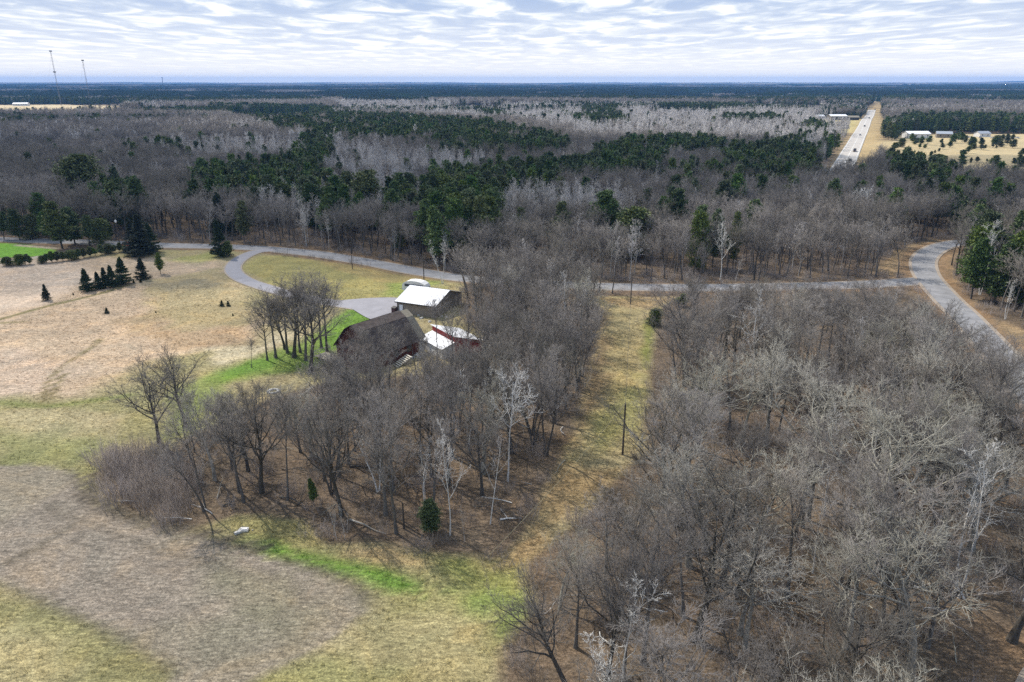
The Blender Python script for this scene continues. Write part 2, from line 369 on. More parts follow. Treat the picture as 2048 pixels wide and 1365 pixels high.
class MB:
    """collects simple solids into one mesh"""
    def __init__(s): s.v = []; s.f = []; s.n = 0
    def add(s, V, F):
        s.v += [tuple(v) for v in V]; s.f += [tuple(i+s.n for i in f) for f in F]; s.n = len(s.v)
    def box(s, x0, x1, y0, y1, z0, z1):
        V = [(x0, y0, z0), (x1, y0, z0), (x1, y1, z0), (x0, y1, z0), (x0, y0, z1), (x1, y0, z1), (x1, y1, z1), (x0, y1, z1)]
        s.add(V, [(0, 3, 2, 1), (4, 5, 6, 7), (0, 1, 5, 4), (1, 2, 6, 5), (2, 3, 7, 6), (3, 0, 4, 7)]); return s
    def slab(s, P, n, t):
        """polygon P (3D) thickened by t along n"""
        k = len(P); Q = [tuple(P[i][j]+n[j]*t for j in range(3)) for i in range(k)]
        s.add(list(P)+Q, [tuple(range(k))[::-1], tuple(range(k, 2*k))]+[(i, (i+1) % k, k+(i+1) % k, k+i) for i in range(k)]); return s
    def prism_y(s, prof, y0, y1):
        """profile in x,z swept along y"""
        k = len(prof)
        V = [(x, y0, z) for x, z in prof]+[(x, y1, z) for x, z in prof]
        s.add(V, [tuple(range(k)), tuple(range(k, 2*k))[::-1]]+[((i+1) % k, i, k+i, k+(i+1) % k) for i in range(k)]); return s
    def bar(s, a, b, r, n=6, r2=None):
        a = np.array(a, float); b = np.array(b, float); d = b-a; d /= np.linalg.norm(d)+1e-9
        u = np.cross(d, (0, 0, 1)); 
        if np.linalg.norm(u) < 1e-3: u = np.array((1., 0, 0))
        u /= np.linalg.norm(u); w = np.cross(d, u); r2 = r if r2 is None else r2
        V = [a+(u*math.cos(2*math.pi*i/n)+w*math.sin(2*math.pi*i/n))*r for i in range(n)]+[b+(u*math.cos(2*math.pi*i/n)+w*math.sin(2*math.pi*i/n))*r2 for i in range(n)]
        s.add(V, [tuple(range(n)), tuple(range(n, 2*n))[::-1]]+[((i+1) % n, i, n+i, n+(i+1) % n) for i in range(n)]); return s
    def blob(s, c, rad, seed=0, rough=0.25, nu=10, nv=6):
        r_ = random.Random(seed); V = []; F = []
        for j in range(nv+1):
            th = math.pi*j/nv
            for i in range(nu):
                ph = 2*math.pi*i/nu; k = 1+rough*(r_.random()-.5)*2*(1 if 0 < j < nv else 0)
                V.append((c[0]+rad[0]*k*math.sin(th)*math.cos(ph), c[1]+rad[1]*k*math.sin(th)*math.sin(ph), c[2]+rad[2]*k*math.cos(th)))
        for j in range(nv):
            for i in range(nu):
                a = j*nu+i; b = j*nu+(i+1) % nu
                F.append((a, a+nu, b+nu, b))
        s.add(V, F); return s
    def mesh(s, name, m, bevel=0):
        me = bpy.data.meshes.new(name); me.from_pydata(s.v, [], s.f); me.update()
        if m is not None: me.materials.append(m)
        return me
    def build(s, name, m, parent=None, **kw):
        return link(name, s.mesh(name, m), parent, **kw)

# ---------------------------------------------------------------- materials
def mat(name, col, rough=0.8, var=0.15, scale=4.0, metal=0.0, bump=0.0, rnd=0.0, col2=None, detail=4.0, stretch=None, spec=None):
    m = bpy.data.materials.new(name); m.use_nodes = True; t = m.node_tree
    b = t.nodes['Principled BSDF']; b.inputs['Roughness'].default_value = rough; b.inputs['Metallic'].default_value = metal
    if spec is not None: b.inputs['Specular IOR Level'].default_value = spec
    tc = N(t, 'ShaderNodeTexCoord'); vec = tc.outputs['Object']
    if stretch:
        mp = N(t, 'ShaderNodeMapping'); mp.inputs['Scale'].default_value = stretch; LK(t, vec, mp.inputs[0]); vec = mp.outputs[0]
    nz = N(t, 'ShaderNodeTexNoise', ins={'Scale': scale, 'Detail': detail, 'Roughness': 0.6}); LK(t, vec, nz.inputs['Vector'])
    c2 = col2 if col2 else tuple(min(1, c*(1+var)) for c in col); c1 = col if col2 else tuple(c*(1-var) for c in col)
    f = ramp(t, nz.outputs[0], [(0.35, 0.0), (0.65, 1.0)])
    c = mix(t, f, c1, c2)
    if rnd:
        oi = N(t, 'ShaderNodeObjectInfo')
        hs = N(t, 'ShaderNodeHueSaturation'); LK(t, c, hs.inputs['Color'])
        LK(t, mathn(t, 'ADD', mathn(t, 'MULTIPLY', oi.outputs['Random'], 2*rnd), 1-rnd), hs.inputs['Value'])
        r2 = mathn(t, 'FRACT', mathn(t, 'MULTIPLY', oi.outputs['Random'], 17.3))
        LK(t, mathn(t, 'ADD', mathn(t, 'MULTIPLY', r2, 0.5), 0.7), hs.inputs['Saturation'])
        LK(t, mathn(t, 'ADD', mathn(t, 'MULTIPLY', r2, 0.03), 0.485), hs.inputs['Hue'])
        c = hs.outputs[0]
    LK(t, c, b.inputs['Base Color'])
    if bump:
        bp = N(t, 'ShaderNodeBump', ins={'Strength': 0.8, 'Distance': bump}); LK(t, nz.outputs[0], bp.inputs['Height']); LK(t, bp.outputs[0], b.inputs['Normal'])
    return m

def ground_mat():
    m = bpy.data.materials.new('ground'); m.use_nodes = True; t = m.node_tree
    b = t.nodes['Principled BSDF']; b.inputs['Roughness'].default_value = 0.95; b.inputs['Specular IOR Level'].default_value = 0.15
    at = N(t, 'ShaderNodeAttribute', attribute_name='cover')
    geo = N(t, 'ShaderNodeNewGeometry')
    mp = N(t, 'ShaderNodeMapping'); mp.inputs['Rotation'].default_value = (0, 0, 0.5); mp.inputs['Scale'].default_value = (0.55, 1.5, 1); LK(t, geo.outputs['Position'], mp.inputs[0])
    n1 = N(t, 'ShaderNodeTexNoise', ins={'Scale': 1.6, 'Detail': 6.0, 'Roughness': 0.72, 'Distortion': 0.6}); LK(t, mp.outputs[0], n1.inputs['Vector'])
    n2 = N(t, 'ShaderNodeTexNoise', ins={'Scale': 7.0, 'Detail': 3.0, 'Roughness': 0.7}); LK(t, geo.outputs['Position'], n2.inputs['Vector'])
    n3 = N(t, 'ShaderNodeTexNoise', ins={'Scale': 0.12, 'Detail': 5.0, 'Roughness': 0.65, 'Distortion': 0.8}); LK(t, geo.outputs['Position'], n3.inputs['Vector'])
    a = ramp(t, n1.outputs[0], [(0.30, 0.50), (0.5, 0.98), (0.70, 1.50)])
    c = mix(t, 1.0, at.outputs[0], a, 'MULTIPLY')
    a2 = ramp(t, n2.outputs[0], [(0.32, 0.62), (0.68, 1.38)])
    c = mix(t, 1.0, c, a2, 'MULTIPLY')
    a3 = ramp(t, n3.outputs[0], [(0.3, (0.80, 0.84, 0.86)), (0.52, (1.0, 1.0, 1.0)), (0.7, (1.18, 1.10, 0.98))])
    c = mix(t, 1.0, c, a3, 'MULTIPLY')
    n4 = N(t, 'ShaderNodeTexNoise', ins={'Scale': 2.6, 'Detail': 6.0, 'Roughness': 0.85}); LK(t, geo.outputs['Position'], n4.inputs['Vector'])
    c = mix(t, 1.0, c, ramp(t, n4.outputs[0], [(0.36, 0.60), (0.5, 1.0), (0.64, 1.42)]), 'MULTIPLY')
    LK(t, c, b.inputs['Base Color'])
    bp = N(t, 'ShaderNodeBump', ins={'Strength': 0.8, 'Distance': 0.35}); LK(t, n1.outputs[0], bp.inputs['Height']); LK(t, bp.outputs[0], b.inputs['Normal'])
    return m
M = {}
M['ground'] = ground_mat()
M['asphalt'] = mat('asphalt', (0.225, 0.225, 0.235), 0.8, 0.2, 0.35, detail=8)
M['drive'] = mat('driveway_asphalt', (0.24, 0.235, 0.26), 0.75, 0.10, 0.4, detail=8)
M['shoulder'] = mat('gravel_shoulder', (0.30, 0.25, 0.20), 0.95, 0.2, 1.5, detail=8)
M['concrete'] = mat('highway_concrete', (0.44, 0.41, 0.375), 0.85, 0.1, 0.15, detail=8)
M['paint'] = mat('road_paint', (0.75, 0.75, 0.72), 0.7, 0.08, 2.0)
M['bark'] = mat('bark', (0.075, 0.066, 0.058), 0.95, 0.3, 1.4, rnd=0.25, col2=(0.155, 0.145, 0.132), stretch=(6, 6, 1), detail=5)
M['twig'] = mat('twigs', (0.158, 0.142, 0.130), 0.9, 0.25, 0.7, rnd=0.35, col2=(0.248, 0.225, 0.205))
M['bark_pale'] = mat('pale_bark', (0.17, 0.16, 0.135), 0.9, 0.3, 1.2, rnd=0.15, col2=(0.36, 0.34, 0.29))
M['twig_pale'] = mat('pale_twigs', (0.28, 0.265, 0.22), 0.9, 0.2, 0.7, rnd=0.18, col2=(0.42, 0.40, 0.34))
M['bark_dark'] = mat('dark_bark', (0.045, 0.04, 0.034), 0.95, 0.3, 1.4, rnd=0.2, col2=(0.10, 0.09, 0.075), stretch=(6, 6, 1))
M['twig_dark'] = mat('dark_twigs', (0.115, 0.105, 0.09), 0.9, 0.2, 0.7, rnd=0.2, col2=(0.17, 0.155, 0.135))
M['birch'] = mat('birch_bark', (0.48, 0.47, 0.45), 0.8, 0.2, 3.0, rnd=0.12, col2=(0.70, 0.69, 0.66), stretch=(1, 1, 3))
M['aspen'] = mat('aspen_twigs', (0.37, 0.352, 0.345), 0.9, 0.2, 0.7, rnd=0.3, col2=(0.52, 0.50, 0.49))
M['aspen_bark'] = mat('aspen_bark', (0.34, 0.33, 0.31), 0.9, 0.2, 0.9, rnd=0.2, col2=(0.48, 0.47, 0.45))
M['brush'] = mat('brushwood', (0.23, 0.195, 0.175), 0.95, 0.2, 0.8, rnd=0.3, col2=(0.35, 0.30, 0.27))
M['pine'] = mat('pine_needles', (0.042, 0.076, 0.022), 0.75, 0.3, 0.9, rnd=0.40, col2=(0.112, 0.158, 0.040))
M['pine_yellow'] = mat('yellowish_pine_needles', (0.06, 0.092, 0.018), 0.75, 0.3, 0.9, rnd=0.28, col2=(0.145, 0.17, 0.042))
M['spruce'] = mat('spruce_needles', (0.018, 0.034, 0.012), 0.8, 0.3, 0.9, rnd=0.3, col2=(0.040, 0.066, 0.022))

# ---------------------------------------------------------------- ground sheet
def axis(lim, n0, step, ratio):
    a = list(np.arange(0, n0+1e-6, step)); s = step
    while a[-1] < lim:
        s = max(s, a[-1]*ratio) if a[-1] > n0*1.02 else s*1.05
        a.append(a[-1]+s)
    return np.array(a)
ax = axis(17500, 175, 1.0, 0.045)
XS = np.concatenate([-ax[::-1][:-1], ax])
ay0 = np.arange(20, 260, 1.0)
yy = [260.0]
while yy[-1] < 17500: yy.append(yy[-1] + max(1.1, yy[-1]*0.0098))
YS = np.concatenate([[-3000, -600, -200, -80, -30, -5, 8], ay0, yy])
gx, gy = np.meshgrid(XS, YS)
gz = terrain(gx, gy)
nx, ny = len(XS), len(YS)
ii = np.arange(nx*ny).reshape(ny, nx)
Q = np.stack([ii[:-1, :-1], ii[:-1, 1:], ii[1:, 1:], ii[1:, :-1]], -1).reshape(-1, 4)
me = mesh_np('ground', np.stack([gx, gy, gz], -1).reshape(-1, 3), Q, mats=[M['ground']], smooth=True)
ca = me.color_attributes.new('cover', 'FLOAT_COLOR', 'POINT')
cc = ground_cover(gx, gy).reshape(-1, 3)
ca.data.foreach_set('color', np.concatenate([cc, np.ones((len(cc), 1))], 1).astype(np.float32).ravel())
link('ground', me, kind='structure')

def ribbon(name, P, w, z, m, kind='structure', parent=None, taper=None):
    P = np.asarray(P); d = np.gradient(P, axis=0); d /= np.linalg.norm(d, axis=1)[:, None]
    n = np.stack([-d[:, 1], d[:, 0]], 1)
    offs = np.linspace(-.5, .5, 5)
    V = []
    for o in offs:
        q = P+n*(w*o if np.isscalar(w) else (w*o)[:, None])
        V.append(np.column_stack([q, terrain(q[:, 0], q[:, 1])+z+0.05*(1-(2*o)**2)]))
    V = np.stack(V, 1); k = len(P)
    I = np.arange(k*5).reshape(k, 5)
    Q = np.stack([I[:-1, :-1], I[1:, :-1], I[1:, 1:], I[:-1, 1:]], -1).reshape(-1, 4)[:, ::-1]
    return link(name, mesh_np(name, V.reshape(-1, 3), Q, mats=[m], smooth=True), parent, kind=kind)
ribbon('road_shoulder', ROAD, 7.6, 0.05, M['shoulder'])
ribbon('road', ROAD, 6.2, 0.075, M['asphalt'])
ribbon('right_road_shoulder', ROAD_R, 7.6, 0.10, M['shoulder'])
ribbon('right_road', ROAD_R, 5.9, 0.13, M['asphalt'])
ribbon('driveway_edge', DRIVE, 5.0, 0.09, M['shoulder'])
ribbon('driveway', DRIVE, 4.1, 0.115, M['drive'])
def sheet(name, P, z, m, res=1.0):
    P = np.asarray(P); x0, y0 = P.min(0); x1, y1 = P.max(0)
    c = P.mean(0); n = len(P); V = [(*c, 0)]+[(*p, 0) for p in P]
    V = []; rings = 8
    for k in range(rings+1):
        for p in P:
            q = c+(p-c)*k/rings; V.append((q[0], q[1], float(terrain(q[0], q[1]))+z))
    F = [(k*n+i, k*n+(i+1) % n, (k+1)*n+(i+1) % n, (k+1)*n+i) for k in range(rings) for i in range(n)]
    me = bpy.data.meshes.new(name); me.from_pydata(V, [], F); me.materials.append(m)
    return link(name, me, kind='structure')
yard = catmull(GP([(672, 602), (740, 597), (800, 598), (818, 612), (795, 640), (745, 640), (700, 616)]), 1.5)
sheet('parking_yard', yard, 0.14, M['drive'])
HP = HWY[0][None]+hd[None]*np.arange(60, 1300, 8)[:, None]
ribbon('highway', HP, 13.0, 0.35, M['concrete'])
hn = np.array([-hd[1], hd[0]])
for o in (-5.6, 0.0, 5.6):
    ribbon('highway_line', HP+hn*o, 0.35 if o else 0.3, 0.42, M['paint'])
ribbon('side_track', HWY[0][None]+hd[None]*np.arange(-20, 260, 8)[:, None]-hn*21, 3.0, 0.2, mat('sand_track', (0.55, 0.47, 0.33)))

# ---------------------------------------------------------------- tree generators (vectorised, level by level)
def unit(v): return v/(np.linalg.norm(v, axis=-1, keepdims=True)+1e-9)
def grow(g, p, d, L, r, nseg, wob, trop, rtip=0.35):
    """p,d (n,3) L,r (n,) -> points (n,k,3), radii (n,k), dirs"""
    n = len(p); pts = [p]; ds = [d]
    for i in range(nseg):
        d = unit(d + g.normal(0, wob, (n, 3)) + np.array([0, 0, trop]))
        p = p + d*(L/nseg)[:, None]; pts.append(p); ds.append(d)
    f = np.linspace(1, rtip, nseg+1)
    return np.stack(pts, 1), r[:, None]*f[None], np.stack(ds, 1)
def spawn(g, pts, rad, dirs, L, k, t0, t1, ang, dang, ratio, taper=0.5, rr=0.6, minr=0.0):
    n, K, _ = pts.shape
    t = t0+(t1-t0)*((np.arange(k)[None]+g.random((n, k)))/k)
    s = t*(K-1); i = np.minimum(s.astype(int), K-2); f = s-i
    a = np.arange(n)[:, None]
    p = pts[a, i]*(1-f[..., None])+pts[a, i+1]*f[..., None]
    r = rad[a, i]*(1-f)+rad[a, i+1]*f
    d = dirs[a, i+1]
    az = (np.arange(k)[None]*2.399 + g.random((n, 1))*6.28 + g.normal(0, .4, (n, k)))
    ref = np.where(np.abs(d[..., 2:3]) > .9, np.array([1., 0, 0]), np.array([0, 0, 1.]))
    u = unit(np.cross(d, ref)); w = np.cross(d, u)
    th = ang+g.normal(0, dang, (n, k))
    nd = d*np.cos(th)[..., None]+(u*np.cos(az)[..., None]+w*np.sin(az)[..., None])*np.sin(th)[..., None]
    nl = L[:, None]*ratio*(1-taper*((t-t0)/(t1-t0+1e-6)))*g.uniform(.7, 1.25, (n, k))
    nr = np.maximum(r*rr, minr)
    return p.reshape(-1, 3), unit(nd.reshape(-1, 3)), nl.ravel(), nr.ravel()
def tubes(pts, rad, sides):
    n, K, _ = pts.shape
    d = unit(np.gradient(pts, axis=1))
    ref = np.where(np.abs(d[..., 2:3]) > .9, np.array([1., 0, 0]), np.array([0, 0, 1.]))
    u = unit(np.cross(d, ref)); w = np.cross(d, u)
    an = np.arange(sides)*2*math.pi/sides
    V = pts[:, :, None]+rad[:, :, None, None]*(u[:, :, None]*np.cos(an)[None, None, :, None]+w[:, :, None]*np.sin(an)[None, None, :, None])
    I = np.arange(n*K*sides).reshape(n, K, sides)
    A = I[:, :-1]; B = I[:, 1:]
    Q = np.stack([A, np.roll(A, -1, 2), np.roll(B, -1, 2), B], -1).reshape(-1, 4)
    return V.reshape(-1, 3), Q
def spikes(p, d, L, r):
    n = len(p)
    ref = np.where(np.abs(d[..., 2:3]) > .9, np.array([1., 0, 0]), np.array([0, 0, 1.]))
    u = unit(np.cross(d, ref)); w = np.cross(d, u)
    V = np.stack([p+u*r[:, None], p-u*r[:, None]*.5+w*r[:, None]*.87, p-u*r[:, None]*.5-w*r[:, None]*.87, p+d*L[:, None]], 1)
    I = np.arange(n*4).reshape(n, 4)
    T = np.concatenate([I[:, [0, 1, 3]], I[:, [1, 2, 3]], I[:, [2, 0, 3]]])
    return V.reshape(-1, 3), T
class Acc:
    def __init__(s): s.V = []; s.Q = []; s.T = []; s.QM = []; s.TM = []; s.n = 0
    def add(s, V, Q=None, T=None, m=0):
        if Q is not None: s.Q.append(Q+s.n); s.QM.append(np.full(len(Q), m))
        if T is not None: s.T.append(T+s.n); s.TM.append(np.full(len(T), m))
        s.V.append(V); s.n += len(V)
    def mesh(s, name, mats):
        q = np.concatenate(s.Q) if s.Q else None; t = np.concatenate(s.T) if s.T else None
        mi = np.concatenate(s.QM+s.TM)
        return mesh_np(name, np.concatenate(s.V), q, t, mats, midx=mi)

def deciduous(seed, H=15.0, clear=0.35, r0=0.24, n=(14, 9, 9, 11), limb=0.42, ang=0.85, trop=(0.0, 0.16, 0.05, 0.03), wob=(0.05, 0.13, 0.17, 0.2), twr=0.0115, lean=(0, 0), mats=('bark', 'twig'), top=0.8, lod=0, forks=1, thick=1.0, split=True, ratios=(.46, .50, .55)):
    g = np.random.default_rng(seed)
    tr, cr = Acc(), Acc()
    p = np.zeros((forks, 3)); d = np.tile([lean[0], lean[1], 1.0], (forks, 1)).astype(float)
    if forks > 1:
        an = np.arange(forks)*2*math.pi/forks + g.random()*6; d[:, 0] += np.cos(an)*.22; d[:, 1] += np.sin(an)*.22; p[:, 0] = np.cos(an)*r0*.8; p[:, 1] = np.sin(an)*r0*.8
    d = unit(d); L = np.full(forks, H*top)*g.uniform(.85, 1.05, forks); r = np.full(forks, r0)*g.uniform(.8, 1.1, forks)
    P0, R0, D0 = grow(g, p, d, L, r, 8, wob[0], trop[0], 0.22)
    R0[:, 0] *= 1.5
    P0[:, 0, 2] -= 0.5
    V, Q = tubes(P0, R0, 7 if lod == 0 else (4 if lod == 1 else 3)); tr.add(V, Q)
    ln = np.full(forks, H*limb/0.42*0.42)
    a = spawn(g, P0, R0, D0, ln, n[0], clear/top, 1.0, ang, .18, 1.0, .45, .62)
    P1, R1, D1 = grow(g, *a, 5 if lod < 2 else 3, wob[1], trop[1], .25)
    V, Q = tubes(P1, R1, 5 if lod == 0 else 3); tr.add(V, Q)
    b = spawn(g, P1, R1, D1, a[2], n[1], .2, 1.0, .70, .2, ratios[0], .35, .6, twr)
    if lod == 2:
        V, T = spikes(b[0], unit(b[1]+[0, 0, .35]), b[2]*1.1, np.maximum(b[3], twr*1.5)); cr.add(V, T=T)
        c = (b[0]+b[1]*b[2][:, None]*.4, b[1], b[2], b[3])
        q = np.repeat(np.arange(len(b[0])), n[2])
        dd = unit(b[1][q]*.8+g.normal(0, .55, (len(q), 3))+[0, 0, .25]); pp = b[0][q]+b[1][q]*(b[2][q]*g.random(len(q)))[:, None]
        V, T = spikes(pp, dd, b[2][q]*g.uniform(.3, .75, len(q)), np.full(len(q), twr)); cr.add(V, T=T)
    else:
        P2, R2, D2 = grow(g, *b, 4 if lod == 0 else 2, wob[2], trop[2], .3)
        V, Q = tubes(P2, R2, 3); cr.add(V, Q)
        c = spawn(g, P2, R2, D2, b[2], n[2], .15, 1.0, .62, .2, ratios[1], .3, .55, twr*1.1)
        c = (c[0], c[1], np.maximum(c[2], .25), np.minimum(c[3], .05))
        if lod == 0:
            P3, R3, D3 = grow(g, *c, 2, wob[3], trop[3], .45)
            V, Q = tubes(P3, R3, 3); cr.add(V, Q)
            e = spawn(g, P3, R3, D3, c[2], n[3], .1, 1.0, .55, .25, ratios[2], .2, .5, twr*.9)
            V, T = spikes(e[0], unit(e[1]+[0, 0, .12]), np.clip(e[2], .22, 1.1), np.minimum(e[3], twr)); cr.add(V, T=T)
        else:
            V, T = spikes(c[0], unit(c[1]+[0, 0, .1]), c[2], np.full(len(c[0]), twr)); cr.add(V, T=T)
            q = np.repeat(np.arange(len(c[0])), n[3])
            dd = unit(c[1][q]+g.normal(0, .45, (len(q), 3))); pp = c[0][q]+c[1][q]*(c[2][q]*g.random(len(q)))[:, None]
            V, T = spikes(pp, dd, c[2][q]*g.uniform(.3, .7, len(q)), np.full(len(q), twr*.8)); cr.add(V, T=T)
    ms = [M[k] for k in mats]
    if split: return tr.mesh('trunk', [ms[0]]), cr.mesh('crown', [ms[1]])
    k = Acc(); 
    for A, mi in ((tr, 0), (cr, 1)):
        k.add(np.concatenate(A.V), np.concatenate(A.Q) if A.Q else None, np.concatenate(A.T) if A.T else None, mi)
    return k.mesh('tree', ms)

def conifer(seed, H=15.0, W=3.0, nb=46, clear=0.2, kind='pine', per=26, size=.36, mats=('bark_dark', 'pine'), split=True, droop=0.0, lod=0):
    g = np.random.default_rng(seed); tr, cr = Acc(), Acc()
    P0, R0, D0 = grow(g, np.zeros((1, 3)), np.array([[0, 0, 1.]]), np.array([H]), np.array([H*.014+.03]), 6, .015 if kind == 'spruce' else .04, 0, .12)
    P0[:, 0, 2] -= .4
    V, Q = tubes(P0, R0, 5 if lod == 0 else 3); tr.add(V, Q)
    t = clear+(1-clear)*np.sort(g.random(nb))**0.9
    s = np.minimum(t, .999)*6; i = s.astype(int); f = (s-i)[:, None]
    p = P0[0, i]*(1-f)+P0[0, i+1]*f
    az = np.arange(nb)*2.4+g.normal(0, .3, nb)
    h = (t-clear)/(1-clear)
    if kind == 'spruce': ln = W*(1.02-h)*g.uniform(.85, 1.12, nb); el = -.12+h*.9
    elif kind == 'round': ln = W*np.sqrt(np.clip(1-(h*1.02-.35)**2/.48, .06, 1))*g.uniform(.7, 1.2, nb); el = .1+h*.9
    else: ln = W*np.clip(1.15-h*.85, .2, 1)*np.clip(.45+2.2*h, 0, 1)*g.uniform(.55, 1.3, nb); el = .05+h*.75
    d = np.stack([np.cos(az)*np.cos(el), np.sin(az)*np.cos(el), np.sin(el)], 1)
    P1, R1, D1 = grow(g, p, d, ln, np.maximum(ln*.02, .02), 3, .08, .06-droop, .4)
    V, Q = tubes(P1, R1, 3); (tr if kind != 'spruce' else cr).add(V, Q, m=0)
    q = np.repeat(np.arange(nb), per); tt = g.random(len(q))**.6*3; j = np.minimum(tt.astype(int), 2); f = (tt-j)[:, None]
    c = P1[q, j]*(1-f)+P1[q, j+1]*f
    spread = (.10 if kind == 'spruce' else .16)*ln[q][:, None]+.08
    c = c+g.normal(0, 1, (len(q), 3))*spread*np.array([1, 1, .35 if kind == 'spruce' else .6])
    dd = unit(D1[q, j+1]*.6+g.normal(0, .7, (len(q), 3))+[0, 0, .15 if kind != 'spruce' else -.1]); sd = unit(np.cross(dd, g.normal(0, 1, (len(q), 3))))
    sz = size*g.uniform(.6, 1.5, len(q))[:, None]
    V = np.stack([c-sd*sz*.33, c+sd*sz*.33, c+dd*sz*1.25, ], 1)
    V2 = np.stack([c-dd*sz*.5, c+dd*sz*.4+sd*sz*.5, c+dd*sz*.5-np.cross(dd, sd)*sz*.5], 1)
    V = np.concatenate([V, V2]).reshape(-1, 3)
    cr.add(V, T=np.arange(len(V)).reshape(-1, 3), m=0)
    ms = [M[k] for k in mats]
    if split: return tr.mesh('trunk', [ms[0]]), cr.mesh('crown', [ms[1]])
    k = Acc()
    for A, mi in ((tr, 0), (cr, 1)):
        k.add(np.concatenate(A.V), np.concatenate(A.Q) if A.Q else None, np.concatenate(A.T) if A.T else None, mi)
    return k.mesh('conifer', ms)

def brush(seed, n=46, R_=1.6, H=2.6, tw=9, mats='brush', r=.012):
    g = np.random.default_rng(seed); A = Acc()
    an = g.random(n)*6.28; rr = R_*np.sqrt(g.random(n)); p = np.stack([np.cos(an)*rr, np.sin(an)*rr, np.zeros(n)-.1], 1)
    d = unit(np.stack([np.cos(an)*.25, np.sin(an)*.25, np.ones(n)], 1)+g.normal(0, .15, (n, 3)))
    L = H*g.uniform(.5, 1.1, n)
    P, Rr, D = grow(g, p, d, L, np.full(n, r*1.6), 3, .12, .03, .4); V, Q = tubes(P, Rr, 3); A.add(V, Q)
    e = spawn(g, P, Rr, D, L, tw, .2, 1, .5, .2, .4, .4, .6, r*.7); V, T = spikes(*e[:3], np.full(len(e[0]), r*.7)); A.add(V, T=T)
    return A.mesh('brush', [M[mats]])

# near prototypes: (trunk, crown), height 15 m
NEAR = [deciduous(11, clear=.36, n=(14, 8, 7, 7)), deciduous(12, clear=.44, ang=.7, n=(13, 8, 7, 7), trop=(0, .2, .06, .03)), deciduous(13, clear=.32, ang=.95, limb=.48, n=(13, 8, 7, 7), wob=(.06, .17, .2, .2)), deciduous(14, clear=.48, n=(12, 8, 7, 7), ang=.6, limb=.36), deciduous(15, clear=.38, lean=(.12, .05), r0=.2, forks=2, n=(8, 8, 7, 7)),
    deciduous(16, clear=.5, n=(11, 8, 7, 6), ang=.75, limb=.34, r0=.17, lean=(.08, 0)), deciduous(17, clear=.3, n=(12, 7, 6, 6), ang=.5, limb=.34, r0=.16, forks=3, top=.9)]
OAK = [deciduous(21, clear=.24, ang=1.0, limb=.52, r0=.34, n=(14, 8, 7, 6), wob=(.05, .17, .22, .25), mats=('bark_dark', 'twig_dark'), top=.72, twr=.013), deciduous(22, clear=.20, ang=.95, limb=.5, r0=.32, n=(15, 8, 7, 6), wob=(.06, .19, .22, .25), mats=('bark_dark', 'twig_dark'), top=.75, twr=.013)]
PALE = [deciduous(31, clear=.34, ang=1.0, limb=.52, r0=.36, n=(13, 8, 7, 5), wob=(.07, .18, .22, .22), mats=('bark_pale', 'twig_pale'), twr=.014), deciduous(32, clear=.3, ang=.9, limb=.48, r0=.33, n=(13, 9, 7, 5), mats=('bark_pale', 'twig_pale'), twr=.013)]
DEAD = [deciduous(41, clear=.35, ang=1.15, limb=.5, r0=.27, n=(11, 7, 6, 3), wob=(.1, .28, .32, .3), trop=(0, .05, 0, 0), mats=('bark_pale', 'bark_pale'), twr=.02)]
DEADW = [deciduous(43, clear=.42, ang=.75, limb=.36, r0=.16, n=(11, 7, 5, 3), wob=(.08, .22, .28, .3), trop=(0, .12, .05, 0), mats=('birch', 'birch'), twr=.018, top=.9)]
BIRCH = [deciduous(51, clear=.35, ang=.6, limb=.30, r0=.13, n=(9, 6, 5, 4), mats=('birch', 'birch'), top=.92, twr=.011, wob=(.06, .15, .2, .2)), deciduous(52, clear=.3, ang=.55, limb=.32, r0=.12, forks=2, n=(6, 6, 5, 4), mats=('birch', 'birch'), top=.92, twr=.011, wob=(.07, .15, .2, .2)), deciduous(53, clear=.4, ang=.7, limb=.28, r0=.10, n=(7, 4, 4, 3), mats=('birch', 'aspen'), top=.95, twr=.011, lean=(.15, 0))]
MID = [deciduous(60+i, clear=(.34, .42, .38)[i % 3], ang=(.85, .7, .75)[i % 3], n=(11, 7, 6, 5), twr=.022, lod=1, split=False) for i in range(3)]
MIDD = [deciduous(66+i, clear=(.36, .44)[i], n=(11, 7, 6, 5), twr=.022, lod=1, split=False, mats=('bark_dark', 'twig_dark')) for i in range(2)]
MIDA = [deciduous(70+i, clear=.35, ang=.5, limb=.26, n=(10, 6, 5, 4), r0=.13, twr=.022, lod=1, top=.92, split=False, mats=('aspen_bark', 'aspen')) for i in range(2)]
LOW = [deciduous(80+i, clear=.36, ang=(.85, .7)[i % 2], n=(10, 6, 5), twr=.045, lod=2, split=False) for i in range(3)]
LOWD = [deciduous(86+i, clear=.36, n=(10, 6, 5), twr=.045, lod=2, split=False, mats=('bark_dark', 'twig_dark')) for i in range(2)]
LOWA = [deciduous(90+i, clear=.3, ang=.45, limb=.26, n=(10, 5, 4), r0=.14, twr=.05, lod=2, top=.92, split=False, mats=('aspen_bark', 'aspen')) for i in range(2)]
PINE = [conifer(100, W=3.4, nb=72, per=70, size=.42), conifer(101, W=3.0, nb=76, per=70, size=.42, kind='round', clear=.12), conifer(102, W=2.7, nb=66, per=70, size=.42, clear=.3)]
PINEY = [conifer(105, W=4.0, nb=90, per=80, size=.42, kind='round', clear=.06, mats=('bark_dark', 'pine_yellow')), conifer(106, W=3.0, nb=72, per=72, size=.42, clear=.2, mats=('bark_dark', 'pine_yellow'))]
SPRUCE = [conifer(110, W=3.4, nb=110, per=54, kind='spruce', clear=.03, mats=('bark_dark', 'spruce'), size=.42), conifer(111, W=3.9, nb=110, per=54, kind='spruce', clear=.02, mats=('bark_dark', 'spruce'), size=.42)]
